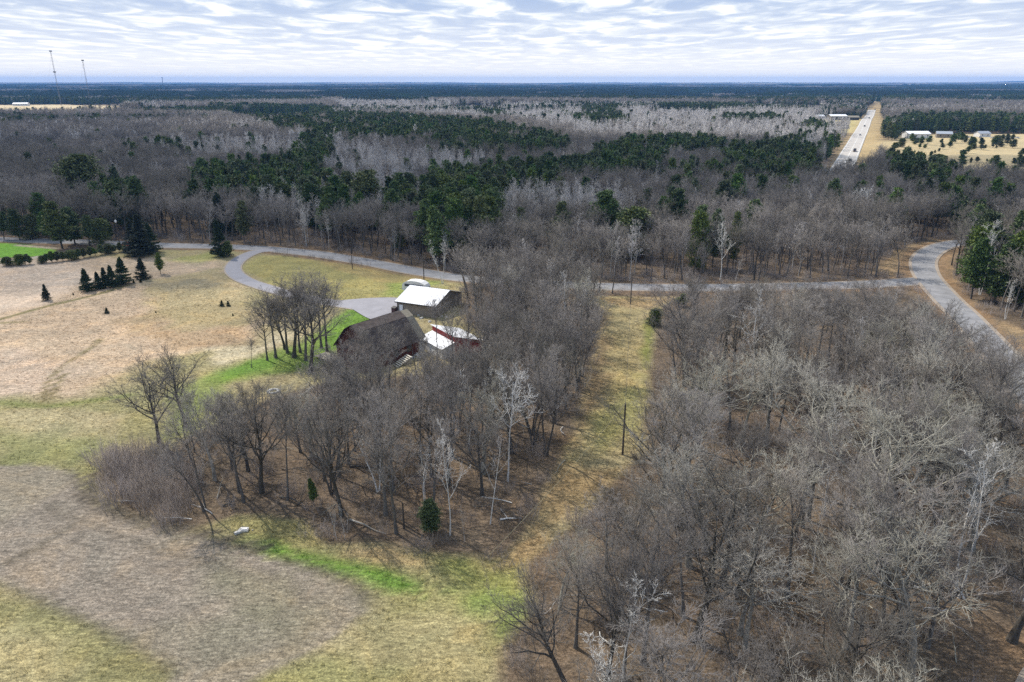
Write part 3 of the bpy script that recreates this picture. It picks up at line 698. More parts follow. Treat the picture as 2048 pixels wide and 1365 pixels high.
PINEL = [conifer(120, W=3.4, nb=34, per=24, size=.80, split=False, lod=1), conifer(121, W=3.2, nb=34, per=14, kind='round', clear=.12, size=.75, split=False, lod=1), conifer(122, W=2.6, nb=34, per=22, kind='spruce', clear=.05, size=.75, split=False, lod=1), conifer(123, W=3.2, nb=34, per=24, size=.80, split=False, lod=1, mats=('bark_dark', 'pine_yellow'))]
BRUSH = [brush(130), brush(131, 34, 1.3, 3.4), brush(132, 40, 2.0, 1.7, 10)]

# ---------------------------------------------------------------- geometry-node scatter for uncountable vegetation
def proto_collection(name, meshes):
    c = bpy.data.collections.new(name)
    for i, m in enumerate(meshes):
        c.objects.link(bpy.data.objects.new('%s_%02d' % (name, i), m))
    return c
def scatter(name, xy, idx, scl, coll, label=None, cat=None, zs=None, cover=None, group=None):
    xy = np.asarray(xy); n = len(xy)
    if n == 0: return
    V = np.column_stack([xy, terrain(xy[:, 0], xy[:, 1])])
    me = bpy.data.meshes.new(name); me.vertices.add(n); me.vertices.foreach_set('co', V.astype(np.float32).ravel())
    def attr(an, typ, data, fld):
        a = me.attributes.new(an, typ, 'POINT'); a.data.foreach_set(fld, np.asarray(data).ravel())
    rz = rng.random(n)*6.283
    attr('rot', 'FLOAT_VECTOR', np.column_stack([rng.normal(0, .03, n), rng.normal(0, .03, n), rz]).astype(np.float32), 'vector')
    s3 = np.column_stack([scl*rng.uniform(.9, 1.1, n), scl*rng.uniform(.9, 1.1, n), scl if zs is None else zs])
    attr('scl', 'FLOAT_VECTOR', s3.astype(np.float32), 'vector')
    attr('idx', 'INT', np.asarray(idx, np.int32), 'value')
    if cover is not None: attr('cover', 'FLOAT_COLOR', np.column_stack([cover, np.ones(n)]).astype(np.float32), 'color')
    o = link(name, me, kind='stuff', label=label, cat=cat, group=group)
    ng = bpy.data.node_groups.new(name, 'GeometryNodeTree')
    ng.interface.new_socket('Geometry', in_out='INPUT', socket_type='NodeSocketGeometry'); ng.interface.new_socket('Geometry', in_out='OUTPUT', socket_type='NodeSocketGeometry')
    gi = ng.nodes.new('NodeGroupInput'); go = ng.nodes.new('NodeGroupOutput')
    ci = ng.nodes.new('GeometryNodeCollectionInfo'); ci.inputs['Collection'].default_value = coll; ci.inputs['Separate Children'].default_value = True; ci.inputs['Reset Children'].default_value = True
    ip = ng.nodes.new('GeometryNodeInstanceOnPoints'); ip.inputs['Pick Instance'].default_value = True
    def na(nm, dt):
        a = ng.nodes.new('GeometryNodeInputNamedAttribute'); a.data_type = dt; a.inputs['Name'].default_value = nm
        return next(s for s in a.outputs if s.enabled and s.name == 'Attribute')
    ng.links.new(gi.outputs[0], ip.inputs['Points']); ng.links.new(ci.outputs[0], ip.inputs['Instance'])
    ng.links.new(na('idx', 'INT'), ip.inputs['Instance Index']); ng.links.new(na('rot', 'FLOAT_VECTOR'), ip.inputs['Rotation']); ng.links.new(na('scl', 'FLOAT_VECTOR'), ip.inputs['Scale'])
    ng.links.new(ip.outputs[0], go.inputs[0])
    mo = o.modifiers.new('scatter', 'NODES'); mo.node_group = ng
    return o

def jgrid(x0, x1, y0, y1, sp, jit=.42, seed=1):
    g = np.random.default_rng(seed)
    X, Y = np.meshgrid(np.arange(x0, x1, sp), np.arange(y0, y1, sp))
    X = X+((np.arange(X.shape[0]) % 2)*sp*.5)[:, None]
    X = X+g.uniform(-jit, jit, X.shape)*sp; Y = Y+g.uniform(-jit, jit, Y.shape)*sp
    return np.column_stack([X.ravel(), Y.ravel()])
def inview(x, y, m=25):
    return (np.abs(x) < y*0.735+m+8) & (y > 12)

BLD = []   # footprints kept free of trees: (centre, radius)
def clear_of_things(x, y, pad=0.0, lane=True):
    ok = np.ones(len(x), bool)
    ok &= poly_sd(FIELD, x, y) < -0.8-pad
    for ln, w in ((ROAD, 4.6), (ROAD_R, 5.2), (DRIVE, 4)): ok &= line_d(ln[::3], x, y) > w+pad
    ok &= poly_sd(VERGE_R, x, y) < 0
    ok &= poly_sd(MEADOW_R, x, y) < 0
    ok &= poly_sd(HWY_VERGE, x, y) < 0
    ok &= (line_d(HWY, x, y) > 11) | (y < G(1700, 333, 11)[1])
    for P in CLEAR_FAR: ok &= poly_sd(P, x, y) < 0
    ok &= (poly_sd(LAWN, x, y) < 0) & (poly_sd(FRONT_LEFT, x, y) < 0)
    for c, r in BLD: ok &= np.hypot(x-c[0], y-c[1]) > r
    return ok
BLD += [(G(755, 712), 10.5), (G(830, 605), 11), (G(880, 690), 7.0), (G(840, 640), 8), (G(780, 745), 7)]

# ---------------------------------------------------------------- countable trees
NPC = {}
def tree(kind, protos, base, h, label, group=None, cat=None, name=None, rot=None, which=None, w=1.0, tilt=(0, 0)):
    """kind: name of the thing; a root with trunk and crown sharing mesh data"""
    x, y = base
    i = random.randrange(len(protos)) if which is None else which
    tm, cm = protos[i]
    s = h/15.0
    o = thing(kind, label, cat, (x, y, float(terrain(x, y))), 0, group, (s*w, s*w, s))
    o.rotation_euler = (tilt[0], tilt[1], random.random()*6.28 if rot is None else rot)
    link('trunk', tm, o); link('crown', cm, o)
    return o
placed = []
def special(px, py, pytop, kind, protos, label, cat='bare tree', **kw):
    x, y = G(px, py); h = top_height(px, py, pytop)
    placed.append((x, y))
    return tree(kind, protos, (x, y), h*kw.pop('hs', 1.0), label, None, cat, **kw)
# the open-grown and noticeable trees
special(318, 886, 702, 'oak_tree', OAK, 'spreading bare oak alone on the field edge, left of the brush thicket', rot=2.2, which=1, w=1.05)
special(372, 852, 686, 'oak_tree', OAK, 'flat topped dark oak right behind the leftmost spreading oak', rot=.4, which=0, w=1.0)
special(503, 736, 676, 'bare_tree', NEAR, 'small thin bare tree alone on green grass left of tall tree clump', which=3, w=.7)
for i, (a, b, c, l) in enumerate([(552, 717, 580, 'leftmost dark tree of the clump left of the red barn'), (588, 716, 556, 'tall dark tree in the middle of the clump left of the barn'), (601, 706, 560, 'straight dark trunked tree at the back of the clump beside the barn'),
        (622, 744, 566, 'nearest forked tree of the clump left of the red barn'), (643, 698, 547, 'rightmost tall tree of the clump, standing nearest the red barn'), (570, 700, 575, 'rear left tree of the clump beyond the green grass strip')]):
    special(a, b, c, 'bare_tree', OAK if i % 2 else NEAR, l, w=1.12, which=(1, 0, 3, 0, 0, 1)[i])
special(523, 985, 768, 'oak_tree', OAK, 'thick bare oak above the white slab, left of the middle wood', which=0, w=.9, hs=1.0)
special(430, 960, 760, 'bare_tree', PALE, 'pale grey tree with a leaning trunk right of the brush thicket', which=1, w=.8)
special(575, 1000, 790, 'bare_tree', NEAR, 'slender upright tree with steep branches at the wood edge', which=3, w=.7)
special(683, 1030, 770, 'oak_tree', OAK, 'big bare oak with a heavy forked trunk above the pale saplings', which=1, w=.85)
special(868, 1040, 830, 'bare_tree', NEAR, 'dark leaning bare trunk behind the white birches in the middle wood', which=4, w=.7)
special(1015, 965, 742, 'birch_tree', DEADW, 'tall white dead tree standing out above the middle wood', 'birch', w=.9, which=0)
special(900, 1072, 880, 'birch_tree', BIRCH, 'white birch with twisted branches at the front of the middle wood', 'birch', which=0, w=.9)
special(980, 1050, 870, 'birch_tree', BIRCH, 'slim white birch with few branches near the lane corner', 'birch', which=2, w=.8)
special(850, 1010, 885, 'birch_tree', BIRCH, 'broken white birch leaning left among dark trunks', 'birch', which=1, w=.9)
special(930, 1085, 995, 'birch_tree', BIRCH, 'thin white stem at the very front of the wood', 'birch', which=2, w=.5)
for i, (a, b, c) in enumerate([(668, 1076, 1000), (673, 1078, 985), (690, 1079, 990), (694, 1066, 1005)]):
    special(a, b, c, 'birch_sapling', BIRCH, ['leftmost thin pale sapling at the wood edge below the big oak', 'second pale sapling from the left, leaning below the big oak', 'third pale sapling, tallest of the pale stems by the grass', 'rightmost short pale sapling below the big oak'][i], 'sapling', which=2, w=.45)
special(1915, 1195, 905, 'birch_tree', BIRCH, 'large white birch leaning right near the lower right road', 'birch', which=1, w=1.1, tilt=(.0, .22), rot=1.0)
special(1930, 1200, 960, 'birch_tree', BIRCH, 'second white birch stem beside the large leaning birch', 'birch', which=2, w=1.3, tilt=(0, .38), rot=3.0)
special(1625, 1150, 950, 'birch_tree', BIRCH, 'thin pale birch between the two wide crowned oaks', 'birch', which=0, w=.8)
special(1490, 1300, 1085, 'oak_tree', DEAD, 'pale dead oak with twisting light branches in the lower wood', which=0, w=1.25, rot=.5)
special(1480, 1270, 1070, 'oak_tree', PALE, 'wide pale twigged oak behind the twisting dead oak', which=0, w=1.2)
special(1745, 1140, 838, 'oak_tree', PALE, 'widest pale crowned oak in the middle of the right wood', which=0, w=1.25)
special(1410, 1110, 905, 'oak_tree', PALE, 'round pale crowned tree left of the widest oak', which=1, w=1.3)
special(1500, 1130, 915, 'oak_tree', PALE, 'second round pale crown left of the widest oak', which=0, w=1.1)
special(1370, 930, 790, 'oak_tree', PALE, 'pale spreading tree at the right edge of the grassy lane', which=0, w=1.25)
special(1880, 1110, 850, 'oak_tree', PALE, 'pale crowned tree between the widest oak and the leaning birch', which=1, w=1.1)
special(1690, 1450, 1150, 'oak_tree', OAK, 'dark leaning oak at the bottom of the right wood', which=0, w=.9)
special(1300, 960, 880, 'bare_tree', OAK, 'crooked dark tree leaning left over the lane pole', which=1, w=.7, tilt=(0, -.5), rot=0)
special(1310, 1130, 945, 'bare_tree', OAK, 'dark twisted tree leaning over the brown lane', which=1, w=.7, tilt=(0, -.45), rot=0)
special(1140, 1390, 1125, 'oak_tree', OAK, 'dark oak leaning left at the bottom edge of the lane', which=0, w=.85, tilt=(0, -.28), rot=0)
special(1215, 1365, 1050, 'oak_tree', OAK, 'tall forked dark oak at the bottom of the grassy lane', which=1, w=.8)
special(1243, 1400, 1090, 'bare_tree', NEAR, 'straight dark tree right of the forked oak at the bottom', which=1, w=.8)
special(1140, 588, 505, 'birch_tree', BIRCH, 'white birch beside the road left of the lane', 'birch', which=0)
for i, (a, b, c, l) in enumerate([(1345, 735, 625, 'white birch right of the lane with upright stems'), (1385, 700, 615, 'slim birch behind the upright birch right of the lane'), (1425, 660, 575, 'birch in front of the far road, right of the lane'), (1520, 640, 568, 'slim white birch below the straight road'),
        (1600, 640, 572, 'pale birch stem in the brush below the straight road'), (1655, 790, 690, 'white birch standing above the grey canopy of the right wood'), (1440, 560, 445, 'tall white birch beyond the straight road'), (1470, 565, 500, 'small white birch next to the tall birch beyond the road'),
        (1220, 548, 455, 'white birch in the wood beyond the lane'), (1900, 455, 375, 'birch pair in dark wood above the right bend'), (1725, 470, 372, 'pale spreading tree above the dark wood on the right'), (535, 455, 372, 'pale spreading crown in the left wood'),
        (1025, 500, 425, 'pale spreading crown in the wood right of the dark pines'), (1960, 590, 440, 'pale birch on the right of the bend'), (2010, 640, 560, 'slim birch trunk at the right frame edge'), (885, 568, 480, 'white stemmed tree beside the road above the garage'),
        (1850, 650, 590, 'white birch crown in front of the right bend'), (1890, 690, 600, 'bushy white tree left of the right road'), (1780, 640, 575, 'light twigged tree beside the junction')]):
    special(a, b, c, 'birch_tree', DEADW if 'spreading' in l or 'bushy' in l else BIRCH, l, 'birch', w=1.0)

for i, (a, b, c, k, l) in enumerate([(730, 778, 642, 5, 'thin upright tree crossing the left part of the house roof'), (778, 776, 640, 3, 'upright tree crossing the right part of the house roof'), (700, 800, 668, 0, 'slender tree in front of the left gable of the red house'), (745, 812, 655, 1, 'tall bare tree with light twigs in front of the house roof'), (790, 800, 668, 3, 'bare tree in front of the right half of the house'), (770, 790, 700, 6, 'low many stemmed tree below the red house wall'),
        (873, 728, 583, 5, 'dark trunked tree crossing the garage roof and the shed'), (833, 752, 640, 3, 'dark forked tree right of the wooden steps'), (905, 742, 610, 1, 'tall bare tree in front of the right end of the shed'), (935, 730, 590, 0, 'bare tree at the right of the shed'), (720, 790, 690, 5, 'thin bare tree in front of the red bay'), (855, 775, 655, 5, 'thin straight tree below the lower shed roof')]):
    special(a, b, c, 'bare_tree', NEAR, l, which=k, w=.85)
for i, (a, b, c, k, l) in enumerate([(535, 722, 600, 0, 'low spreading tree at the left end of the dark clump'), (575, 708, 562, 1, 'broad crowned tree in the middle back of the clump'), (612, 722, 556, 2, 'wide crowned tree in the front of the clump left of the house'), (655, 705, 552, 1, 'tree at the back right of the clump')]):
    special(a, b, c, 'bare_tree', NEAR, l, which=k, w=1.05)
# conifers in the open field and along the left
for i, (a, b, c, l) in enumerate([(94, 602, 573, 'small lone spruce furthest left in the field'), (176, 584, 542, 'spruce left of the tight spruce row'), (199, 580, 548, 'first spruce of the tight row in the field'), (212, 578, 541, 'second spruce of the tight row in the field'),
        (227, 576, 536, 'third spruce of the tight row in the field'), (247, 570, 520, 'tallest spruce closing the tight row in the field'), (286, 559, 519, 'lone spruce right of the tight row')]):
    special(a, b, c, 'spruce_tree', SPRUCE, l, 'spruce', w=1.35, hs=1.08)
special(321, 548, 508, 'pine_tree', PINEY, 'small open pine with a bare stem right of the lone spruce', 'pine', which=1, w=1.1)
for i, (a, b, c, l) in enumerate([(214, 628, 617, 'tiny spruce seedling in the pink field'), (444, 613, 602, 'left one of two tiny spruces in the field'), (457, 613, 603, 'right one of two tiny spruces in the field'), (268, 568, 561, 'tiny seedling right of the tallest spruce'), (282, 567, 558, 'tiny seedling below the lone spruce'),
        (147, 592, 587, 'tiny seedling left of the spruce row'), (312, 627, 623, 'tiny shrub in the middle of the field'), (466, 632, 627, 'tiny shrub below the two tiny spruces')]):
    special(a, b, c, 'spruce_seedling', SPRUCE, l, 'seedling', w=1.6, hs=1.1)
for i, (a, b, c, k, l, w) in enumerate([(125, 497, 408, 1, 'big yellow green pine beside the bright lawn', 1.5), (40, 479, 420, 0, 'pine at the left frame edge above the lawn', 1.3), (8, 479, 425, 0, 'leftmost pine at the frame edge', 1.2), (180, 492, 430, 0, 'dark pine right of the big yellow green pine', 1.3), (285, 512, 430, 2, 'wide dark spruce cluster beside the road', 1.5),
        (302, 505, 445, 2, 'shorter spruce behind the wide dark spruce', 1.4), (442, 513, 440, 2, 'spruce beside the start of the driveway', 1.1), (455, 514, 485, 1, 'low yellowish juniper below the driveway spruce', 2.2), (165, 430, 318, 1, 'large round pine rising above the left wood', 1.6), (85, 470, 390, 0, 'pine behind the lawn near the left edge', 1.2), (220, 478, 440, 0, 'dark pine beside the white topped pole', 1.1),
        (65, 478, 432, 1, 'bushy pine between the two left pines', 1.5), (98, 480, 425, 0, 'dark pine touching the big yellow green pine on its left', 1.4), (150, 489, 420, 0, 'dark pine touching the big yellow green pine on its right', 1.5), (200, 488, 440, 1, 'short bushy pine left of the white topped pole', 1.5), (270, 508, 440, 2, 'narrow spruce at the left of the wide spruce cluster', 1.3), (120, 380, 330, 0, 'dark pine left of the large round pine', 1.3), (230, 395, 340, 0, 'dark pine right of the large round pine', 1.5),
        (740, 455, 350, 1, 'yellow green pine above the middle of the wood', 1.3), (445, 470, 385, 2, 'dark spruce in the left wood', 1.3), (1210, 505, 390, 0, 'tall lone pine right of the middle', 1.4), (1118, 510, 410, 1, 'green pine above the road left of the lone pine', 1.2), (1258, 515, 420, 1, 'broad pine right of the tall lone pine', 1.5), (1045, 500, 420, 1, 'small yellowish pine left of the green pine', 1.0), (1392, 540, 428, 1, 'muted green pine in the wood above the straight road', .75), (1425, 535, 424, 0, 'dark pine in the wood above the straight road, middle of three', .8), (1465, 538, 432, 1, 'third pine in the wood above the straight road', .75), (798, 500, 432, 1, 'thin yellowish pine between bare trees left of middle', .7),
        (1362, 612, 588, 1, 'small green pine at the lane mouth', 2.6), (1308, 650, 618, 1, 'low green juniper at the right edge of the lane', 1.8), (862, 1068, 1010, 0, 'low dark spruce at the foot of the leaning trunk', 1.6), (628, 1010, 958, 0, 'mossy green juniper beside the big oak', .8)]):
    special(a, b, c, 'pine_tree' if k < 2 else 'spruce_tree', (PINE, PINEY, SPRUCE)[k], l, 'pine' if k < 2 else 'spruce', w=w)
# juniper hedge along the lawn
ORD = 'first second third fourth fifth sixth seventh eighth ninth tenth eleventh twelfth thirteenth fourteenth fifteenth sixteenth seventeenth eighteenth nineteenth twentieth last'.split()
for i, (px, py) in enumerate([(6, 532), (17, 531), (38, 530), (50, 529), (60, 528), (84, 526), (93, 525), (104, 524), (114, 523), (126, 521), (136, 520), (147, 519), (157, 518), (168, 515), (180, 513), (192, 512), (204, 509), (216, 507), (228, 505), (240, 503), (252, 505)]):
    x, y = G(px, py); placed.append((x, y))
    tree('juniper_bush', PINEY if i % 3 else PINE, (x, y), 2.2+random.random()*1.1, 'low dark juniper bush, %s from the left in the row below the lawn' % ORD[i], 'junipers between the lawn and the field', 'bush', w=2.1)

# pine stands (crowns seen at 15 m above the ground)
PST = [GP(p, 15.5) for p in (
    [(380, 322), (500, 312), (600, 300), (650, 285), (660, 345), (560, 362), (400, 362)],
    [(600, 260), (650, 255), (660, 300), (610, 310)],
    [(845, 345), (900, 325), (970, 320), (985, 350), (990, 400), (940, 425), (860, 430), (840, 400)],
    [(985, 312), (1140, 306), (1145, 345), (990, 350)],
    [(785, 355), (830, 350), (835, 395), (790, 395)], [(640, 345), (695, 340), (690, 385), (650, 390)],
    [(1140, 310), (1200, 300), (1210, 335), (1150, 338)], [(1195, 285), (1260, 270), (1300, 268), (1330, 300), (1300, 345), (1210, 355)],
    [(1300, 262), (1440, 270), (1450, 290), (1310, 288)], [(1330, 320), (1440, 315), (1450, 345), (1340, 350)],
    [(1450, 285), (1560, 275), (1640, 285), (1650, 325), (1560, 345), (1460, 330)],
    [(1380, 430), (1480, 425), (1490, 475), (1390, 480)],
    [(480, 226), (700, 219), (830, 228), (1000, 240), (1130, 262), (1135, 290), (980, 287), (900, 287), (860, 268), (700, 264), (560, 250)],
    [(270, 208), (640, 206), (680, 214), (640, 222), (300, 218)],
    [(1760, 232), (1830, 224), (2500, 228), (2500, 268), (1760, 272)],
    [(1780, 292), (1850, 300), (1900, 320), (1940, 345), (1880, 350), (1780, 330)],
    [(1905, 345), (1960, 340), (1990, 400), (1930, 420)], [(1915, 430), (2300, 400), (2400, 520), (1980, 540), (1925, 470)],
    [(200, 345), (270, 340), (270, 375), (210, 380)],
    [(1160, 205), (1240, 208), (1230, 222), (1170, 220)], [(1320, 204), (1560, 205), (1560, 212), (1320, 213)],
    [(-300, 184), (660, 185), (640, 199), (-300, 199)], [(640, 182), (2400, 182), (2400, 198), (1770, 199), (1700, 200), (1250, 197), (900, 195), (640, 194)], [(1140, 222), (1240, 222), (1260, 240), (1150, 236)], [(960, 214), (1010, 214), (1010, 226), (960, 224)], [(1440, 226), (1560, 224), (1560, 234), (1450, 234)],
    [(1600, 240), (1640, 235), (1650, 250), (1610, 255)], [(1650, 262), (1700, 258), (1690, 275), (1655, 280)])]
ASP = [GP(p, 14.0) for p in (
    [(270, 278), (520, 270), (700, 280), (980, 300), (980, 320), (850, 330), (700, 340), (600, 300), (400, 300)],
    [(640, 300), (840, 310), (840, 380), (700, 390), (690, 340)], [(960, 358), (1250, 355), (1260, 385), (1000, 395)], [(500, 360), (640, 355), (700, 390), (640, 410), (520, 385)],
    [(1140, 245), (1700, 240), (1680, 300), (1560, 275), (1300, 262), (1150, 262)], [(660, 200), (1300, 205), (1720, 220), (1700, 250), (1150, 250), (1000, 235), (700, 215)], [(1620, 280), (1680, 270), (1670, 330), (1640, 330)])]

# bare forest close by: individuals
RIGHTW0 = GP([(1270, 585), (2400, 585), (2600, 2600), (1000, 2600), (1000, 1140), (1240, 930), (1270, 760)])
pts = jgrid(-150, 160, 22, 215, 4.6, .47, 5)
x, y = pts[:, 0], pts[:, 1]
ok = inview(x, y, 6) & clear_of_things(x, y) & ((poly_sd(LANE_B, x, y) < np.where(poly_sd(RIGHTW0, x, y) > -3, -4.8, -1.3)) | (y < 66))
# keep the left side of the middle wood thin, leave the front field open
pts = pts[ok]; x, y = pts[:, 0], pts[:, 1]
pl = np.array(placed)
dmin = np.min(np.hypot(x[:, None]-pl[None, :, 0], y[:, None]-pl[None, :, 1]), 1)
keep = dmin > 2.6
LEFTW = GP([(150, 880), (640, 880), (640, 1110), (150, 1110)])
keep &= ~((poly_sd(LEFTW, x, y) > 0) & (rng.random(len(x)) < .2))
CORNER = GP([(1560, 1120), (2300, 1060), (2400, 2600), (1400, 2600), (1420, 1250)])
RIGHTW = GP([(1290, 585), (2400, 585), (2600, 2600), (1000, 2600), (1000, 1140)])
keep &= ~((poly_sd(RIGHTW, x, y) > 0) & (rng.random(len(x)) < .32))
keep &= ~((poly_sd(CORNER, x, y) > 0) & (rng.random(len(x)) < .28))
LOWLEFT = GP([(1000, 1150), (1300, 1050), (1400, 1300), (1400, 2400), (900, 2400)])
keep &= ~((poly_sd(LOWLEFT, x, y) > 0) & (rng.random(len(x)) < .08))
pts = pts[keep]; x, y = pts[:, 0], pts[:, 1]
dist = np.hypot(x, y)
order = np.argsort(dist)
pts = pts[order]; x, y = pts[:, 0], pts[:, 1]
THICKET = GP([(195, 930), (280, 895), (370, 920), (380, 1000), (350, 1050), (240, 1020)])
kinds = rng.random(len(pts))
def zone_label(px, py, X, Y, kind):
    if X > 0 and py < 600: base = 'beyond the straight road'
    elif px < 560 and py > 740: base = 'between the thicket and the middle wood'
    elif px < 1200 and py < 800: base = 'in the wood around the red barn'
    elif px < 900: base = 'in the left half of the middle wood'
    elif px < 1200 and py < 1130: base = 'in the right half of the middle wood beside the lane'
    elif py > 1365: base = 'rising over the bottom frame edge'
    elif px > 1900 and py < 720: base = 'right of the bending road'
    elif py < 760: base = 'in the far part of the right wood'
    elif py < 950: base = 'in the middle of the right wood'
    elif px < 1500: base = 'in the near right wood beside the lane'
    elif px < 1800: base = 'in the near centre of the right wood'
    else: base = 'in the near right corner wood'
    adj = {'n': 'grey bare tree', 'p': 'pale twigged bare tree', 'd': 'dark bare tree', 'b': 'white barked birch tree'}[kind]
    return adj+' '+base
def cap(px, py, h):
    if 1290 < px and 577 < py < 900 and not (px > 1930 and py < 690):
        return min(h, top_height(px, py, (566 if px < 1760 else 600 if px < 1855 else 600+(px-1855)*.72)+random.uniform(-12, 28)))
    if 1000 < px < 1290 and 960 < py:
        return min(h, top_height(px, py, (1045 if px < 1180 else 965)+random.uniform(-10, 60)))
    if px < 1000 and py < 1130 and (py > 700 or (px < 850 and py > 640)):
        lim = 765 if px < 640 else random.choice((665, 690, 715, 745)) if px < 850 else 692 if px < 965 else 0
        return min(h, top_height(px, py, lim+random.uniform(-8, 30)))
    return h
def topix(X, Y, z=0):
    f = Y*math.cos(PITCH)+(CAM_H-z)*math.sin(PITCH); up = Y*math.sin(PITCH)-(CAM_H-z)*math.cos(PITCH)
    return 1024+FPX*X/f, 682.5-FPX*up/f
cnt = 0; rest = []
MARKS = [(1320, 885, 'the spreading field oak')] and [(683, 1030, 'the big forked oak'), (523, 985, 'the thick oak above the white slab'), (430, 960, 'the leaning pale tree'), (1015, 965, 'the tall white dead tree'), (900, 1072, 'the twisted white birch'), (980, 1050, 'the slim white birch'),
 (868, 1040, 'the dark leaning trunk'), (745, 735, 'the red house'), (880, 690, 'the red shed'), (830, 605, 'the garage'), (1490, 1300, 'the pale dead oak'), (1745, 1140, 'the widest pale oak'), (1410, 1110, 'the round pale crown'), (1370, 930, 'the pale lane tree'), (1880, 1110, 'the pale crowned tree'),
 (1915, 1195, 'the large leaning birch'), (1625, 1150, 'the thin pale birch'), (1690, 1450, 'the dark leaning oak'), (1215, 1365, 'the tall forked oak'), (1245, 912, 'the lane pole'), (1261, 608, 'the roadside pole'), (1345, 735, 'the upright lane birch'), (1655, 790, 'the white birch above the canopy'),
 (1890, 690, 'the bushy white tree'), (1780, 640, 'the road junction'), (1850, 650, 'the white crown by the bend'), (2010, 640, 'the slim birch at the frame edge'), (1600, 640, 'the pale stem below the road'), (1140, 588, 'the roadside birch'), (1862, 1188, 'the fallen birch log'), (1914, 548, 'the yellow sign'), (600, 715, 'the dark tree clump'), (547, 783, 'the stone ring')]
used = set()
MARKS_FAR = [(165, 360, 'the large round pine'), (740, 400, 'the yellow green pine'), (445, 420, 'the dark left spruce'), (1210, 440, 'the tall lone pine'), (1118, 450, 'the green roadside pine'), (1258, 460, 'the broad pine'), (1440, 490, 'the tall white birch'), (1025, 450, 'the pale spreading crown'),
 (535, 400, 'the left pale crown'), (1900, 410, 'the dark wood birch pair'), (1725, 410, 'the pale spreading tree'), (1700, 325, 'the highway end'), (1870, 500, 'the road bend'), (1960, 500, 'the birch right of the bend'), (1850, 330, 'the bright meadow pine'), (2010, 590, 'the slim frame edge birch'), (1085, 340, 'the centre of the pine row'), (620, 320, 'the left pine group'), (910, 370, 'the big dark pine group'), (1400, 330, 'the right pine row')]
MARKS_MEADOW = [(1838, 272, 'the long white barn'), (1888, 272, 'the grey roofed barn'), (1970, 272, 'the small farm building'), (1828, 330, 'the bright front pine'), (1925, 335, 'the round dark pine'), (1985, 335, 'the front pine near the edge'), (2035, 335, 'the frame edge pine'), (1870, 335, 'the broad front pine')]
def mark_label(px, py, base, size, marks=None):
    ms_ = sorted(marks or MARKS, key=lambda m: (m[0]-px)**2+(1.6*(m[1]-py))**2)[:12]
    for tall in ('', size):
        for mx, my, nm in ms_:
            dx, dy = px-mx, 1.6*(py-my)
            w_ = ('right of' if dx > 0 else 'left of') if abs(dx) > 1.6*abs(dy) else ('in front of' if dy > 0 else 'behind') if abs(dy) > 1.6*abs(dx) else (('right and front of' if dy > 0 else 'right and behind') if dx > 0 else ('left and front of' if dy > 0 else 'left and behind'))
            l = (tall+' ' if tall else '')+base+' '+w_+' '+nm
            if l not in used and len(l.split()) <= 16: used.add(l); return l
    return None
for i in range(len(pts)):
    X, Y = pts[i]
    if poly_sd(THICKET, np.array([X]), np.array([Y]))[0] > 0: continue
    if cnt >= 258: rest.append(i); continue
    px, py = topix(X, Y)
    if py > 1900 or px < -150 or px > 2200: continue
    k = kinds[i]; kk = 'n'; pr = NEAR; mats_ = None
    pale = (px > 1250 and py > 850 and k < .36) or k < .08
    if pale: pr, kk = PALE, 'p'
    elif k > .96: pr, kk = BIRCH, 'b'
    elif k > .84: pr, kk = OAK, 'd'
    h = 12.2+5.6*rng.random()
    if px < 1200 and py < 850: h = 12+3*rng.random()
    if py > 1365: h = min(h, 14.0)
    if px < 1040 and py > 1250: continue
    h = cap(px, py, h)
    if h < 3.2: continue
    lab = zone_label(px, py, X, Y, kk)
    grp = lab.split(' tree ')[0].split()[0]+' bare trees '+' '.join(lab.split(' tree ')[1:])
    ww = (.78+.25*rng.random()) if px < 1200 and py < 1130 else .95+.35*rng.random()
    ml = mark_label(px, py, lab.split(' tree ')[0]+' tree', 'short' if h < 14.2 else 'narrow' if ww < .95 else 'wide' if ww > 1.12 else 'tall')
    tree('birch_tree' if kk == 'b' else 'bare_tree', pr, (X, Y), h, ml or lab, None if ml else grp, 'birch' if kk == 'b' else 'bare tree', w=ww); cnt += 1
print('individual bare', cnt, 'rest', len(rest))
# remaining near wood in mid detail (one uncountable mass)
midset = MID+MIDA+MIDD
C_mid = proto_collection('wood_mid', midset)
rp = pts[rest] if rest else np.zeros((0, 2))
P2 = jgrid(-470, 470, 215, 520, 4.8, .45, 8)
x, y = P2[:, 0], P2[:, 1]
P2 = P2[inview(x, y, 70) & clear_of_things(x, y)]
allm = np.vstack([rp, P2]); x, y = allm[:, 0], allm[:, 1]
if len(pl): 
    keep = np.min(np.hypot(x[:, None]-pl[None, :, 0], y[:, None]-pl[None, :, 1]), 1) > 2.6; allm = allm[keep]
x, y = allm[:, 0], allm[:, 1]
def species(x, y, seed):
    g = np.random.default_rng(seed)
    pine = np.zeros(len(x), bool); asp = np.zeros(len(x), bool)
    jx = x+g.normal(0, 2.5, len(x)); jy = y+g.normal(0, 4, len(x))
    for P in PST: pine |= poly_sd(P, jx, jy) > 0
    pine &= g.random(len(x)) < np.where((y < 330) & (x > 20), np.where(x > 105, .42, 0.0), .93)
    for P in ASP: asp |= poly_sd(P, jx, jy) > 0
    asp &= g.random(len(x)) < .92
    d = np.hypot(x, y)
    fn = fnoise(x, y, 90, 61, 3)
    pine |= (g.random(len(x)) < (.012+.10*sstep(.62, .74, fn))*(d > 230))
    fa = fnoise(x, y, 120, 63, 3)
    asp |= (g.random(len(x)) < .06+.5*sstep(.55, .7, fa)*(d > 260))
    return pine, asp & ~pine
pine, asp = species(x, y, 3)
n = len(x); idx = np.where(asp, len(MID)+rng.integers(0, len(MIDA), n), rng.integers(0, len(MID), n))
